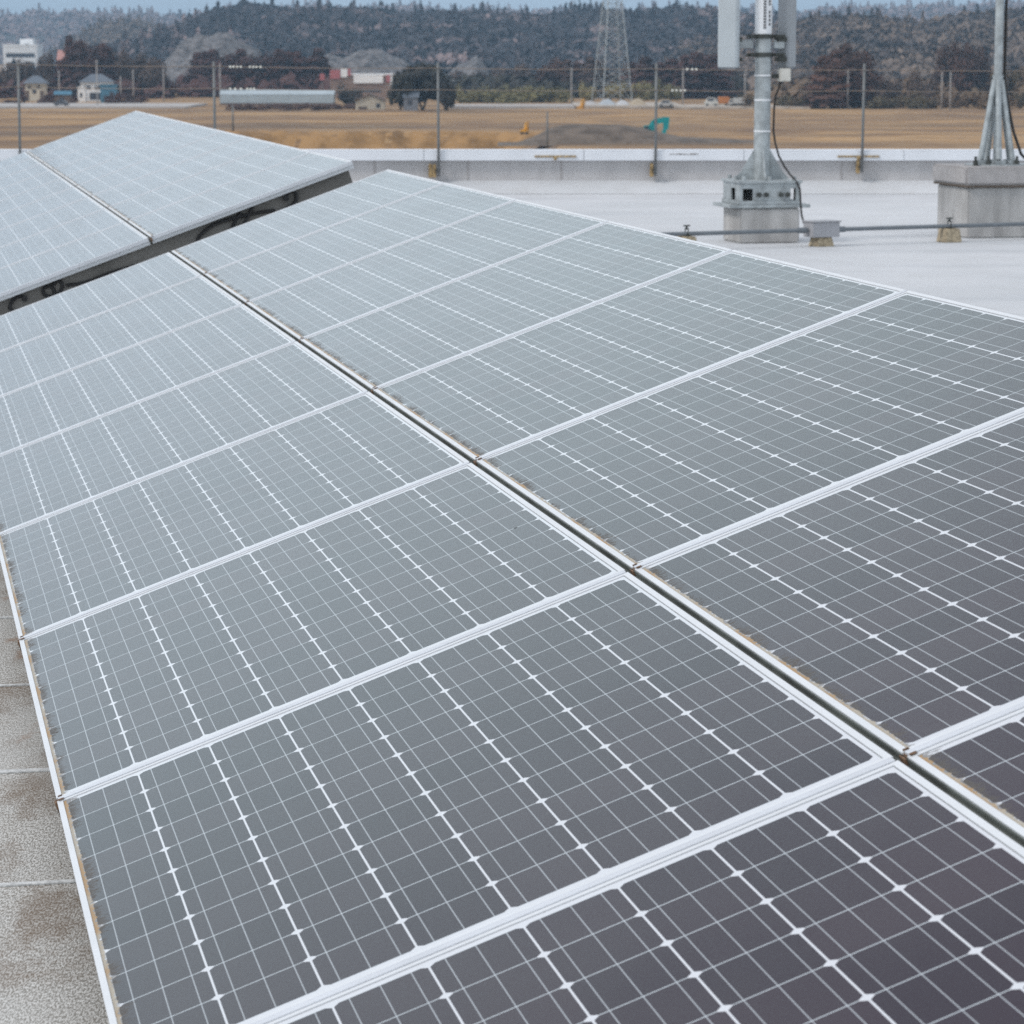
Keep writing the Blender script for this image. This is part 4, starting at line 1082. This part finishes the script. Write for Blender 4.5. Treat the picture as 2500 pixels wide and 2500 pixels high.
m = MB(); m.tube([(.07, .01, 3.2), (.066, 0, zk(100)), (.062, -.01, zk(185)), (.060, -.03, zk(200)), (.075, -.05, zk(240)), (.13, -.10, zk(320)), (.19, -.16, zk(375)), (.27, -.2, .02)], .014, 10); m.build('feeder_cable', M_black, tm, smooth=True)

# conduit along the roof, on small blocks
pts3 = [atz(1500, 592, 0), atz(1690, 583, 0), atz(2005, 602, 0), atz(2317, 592, 0), atz(2700, 578, 0)]
s_a, s_b, s_c = atz(1690, 585, 0), atz(2005, 601, 0), atz(2317, 591, 0)
ZC = .17
line0 = aty(1450, 572 + 6, s_a.y + .1); 
def on_line(px):                                     # the conduit line through the two clearly seen blocks
    t = (px - 2005) / (2317 - 2005); return Vector((s_b.x + (s_c.x - s_b.x) * t, s_b.y + (s_c.y - s_b.y) * t, 0))
d_c = (on_line(2317) - on_line(2005)).normalized(); ang_c = math.atan2(d_c.y, d_c.x)
a_ = on_line(2005)
zbox0, zbox1 = aty(2005, 578, a_.y).z, aty(2005, 542, a_.y).z
ZC = (zbox0 + zbox1) / 2 - .004
cd = empty('conduit_pipe', (a_.x, a_.y, ZC), ang_c, 'long grey conduit pipe running low across the white roof behind the panels', 'pipe')
for x0, x1 in ((-9.0, -.150), (.150, 9.0)):
    m = MB(); m.tube([(x0, 0, 0), (x1, 0, 0)], .0195, 14); pp = smooth_by_angle(m.build('pipe', M_pvc, cd))
    xe = x1 - .05 if x1 < 0 else x0 + .05
    m = MB(); m.tube([(xe - .045, 0, 0), (xe + .045, 0, 0)], .027, 14); smooth_by_angle(m.build('coupling', M_pvc, pp))
bxp = empty('pull_box', (a_.x, a_.y, zbox0), ang_c, 'grey sheet steel pull box on the conduit at the foot of the antenna mast', 'pull box')
hb_ = zbox1 - zbox0
m = MB(); m.box((-.140, -.09, 0), (.140, .09, hb_)); m.build('box', M_box, bxp, bevel=.004)
m = MB(); m.box((-.150, -.10, hb_ + .0005), (.150, .10, hb_ + .014)); m.build('lid', M_box, bxp, bevel=.003)
def block(pos, top, wide, label, clamp=True):
    e = empty('support_block', (pos.x, pos.y, 0), ang_c, label, 'block', 'blocks carrying the conduit')
    m = MB(); m.taper(0, 0, 0, top, wide, .16, wide * .8, .13); m.build('block', M_conc_tan, e, bevel=.006)
    m = MB(); m.box((-.018, -.0665, top - .05), (.018, -.0660 + .004, top - .004)) if False else None
    if clamp:
        m = MB(); m.box((-.015, -.03, top + .0005), (.015, .03, top + .006)); m.tube([(0, -.028, top + .004), (0, -.028, top + .07), (0, .028, top + .07), (0, .028, top + .004)], .005, 6)
        m.tube([(0, 0, top + .06), (0, 0, top + .10)], .010, 8); m.box((-.03, -.012, top + .088), (.03, .012, top + .100))
        m.build('clamp', M_galv_dark, e)
block(on_line(1690), ZC - .022, .155, 'tan concrete block under the left end of the conduit, just above the panel edge')
block(on_line(2005), zbox0 - .001, .185, 'tan concrete block directly under the pull box', False)
block(on_line(2317), ZC - .022, .185, 'tan concrete block under the conduit in front of the broad capped plinth')

# ------------------------------------------------------------------ parapet posts and wires
posts = [(50, 150, 430), (526, 150, 430), (1071, 153, 430), (1600, 154, 428), (2104, 155, 420)]
labs = ['thin steel post at the far left of the parapet beyond the far panels', 'thin steel post rising behind the ridge of the far panel block', 'thin steel post with paired tan blocks just right of the far panel block',
        'thin steel post with one tan block in front of the teal excavator', 'thin steel post between the two masts with one tan block']
YP = PY - .06
tops = []
for k, (px, top, base) in enumerate(posts):
    b = aty(px, base, YP); t = aty(px, top, YP)
    e = empty('parapet_post', (b.x, YP, b.z), 0, labs[k], 'post', 'steel posts along the parapet')
    hgt = t.z - b.z; lean = (.006, 0, -.004, .004, .010)[k]
    m = MB(); m.tube([(0, 0, 0), (lean, 0, hgt)], .0175, 10); m.build('post', M_postm, e, smooth=True)
    for i, bx_ in enumerate((-.055, -.105) if k == 2 else (-.045,)):
        m = MB(); m.taper(bx_, .05, -.02, .15, .048, .06, .040, .05); m.build('bracket_block', M_wood, e, bevel=.006)
    m = MB(); m.box((-.05, .019, .06), (.02, .155, .075)); m.build('wall_bracket', M_galv_dark, e)
    tops.append(Vector((b.x + lean, YP, t.z)))
    if k in (2, 4) or k == 3:
        pass
for px, lab in ((1356, 'rusty flat bar fixed across the coping left of the second tan block post'), (2096, 'rusty flat bar fixed across the coping at the post between the masts')):
    p0 = aty(px, 382, PY - .045); e = empty('flat_bar', (p0.x, PY - .037, p0.z), 0, lab, 'bar')
    m = MB(); m.box((-.26, -.010, -.010), (.26, .004, .010)); m.build('bar', M_wood, e)
    m = MB(); m.box((-.02, -.012, -.045), (.02, .006, -.0105)); m.build('bracket', M_wood, e)
m = MB(); rk = random.Random(4)
for px in range(1637, 1702, 7):
    p0 = aty(px, 376, PY - .031); wv = rk.uniform(.006, .03)
    m.box((p0.x - wv, PY - .034, p0.z - .006), (p0.x + wv, PY - .0300, p0.z + .006 * rk.random()))
tag(m.build('coping_mark', M_mound), 'row of small dark grime marks on the white coping right of the post', 'stain')
for nm, ys in (('upper', (157, 162, 166, 168, 170.5)), ('lower', (212, 216, 219, 220, 221.5))):
    ptsw = []
    xs = [-420, 50, 526, 1071, 1600, 2104, 2700]
    yv = [ys[0] - 3] + list(ys) + [ys[4] + 1]
    P3 = [aty(x, y, YP - .02) for x, y in zip(xs, yv)]
    for i in range(len(P3) - 1):
        for s in range(8):
            t = s / 8; q = P3[i].lerp(P3[i+1], t); q.z -= .012 * 4 * t * (1 - t); ptsw.append(q)
    ptsw.append(P3[-1])
    e = empty('wire_line', (0, YP, 0), 0, f'{nm} of the two thin tan wires strung along the parapet posts', 'wire', 'wires along the parapet')
    m = MB(); m.tube(ptsw, .0045, 6); rel(m.build('wire', M_wire), e)
    tags_ = [562, 570, 579, 588, 610, 618, 626, 636, 1678, 1690, 1700] if nm == 'upper' else [562, 574, 588, 604, 612, 620, 1642, 1652, 1662, 1672]
    for px in tags_:
        y = interp(list(zip(xs, yv)), px); q = aty(px, y, YP - .045)
        m = MB(); m.box((q.x - .014, YP - .045, q.z - .016), (q.x + .014, YP - .030, q.z + .010)); rel(m.build('tag', M_tagw, bevel=.004), e)

# ------------------------------------------------------------------ haze: one closed box of even, thin air
hz = MB(); hz.box((-4200, -300, ZG - 8), (4200, 6800, 190))
hm = newmat('thin_haze'); g = G(hm)
pv_ = g.n('ShaderNodeVolumePrincipled'); pv_.inputs['Color'].default_value = (.52, .76, 1.0, 1); pv_.inputs['Density'].default_value = 1.45e-4; pv_.inputs['Anisotropy'].default_value = .1
go = g.n('ShaderNodeOutputMaterial'); g.t.links.new(pv_.outputs[0], go.inputs['Volume'])
tag(hz.build('haze', hm), kind='stuff')
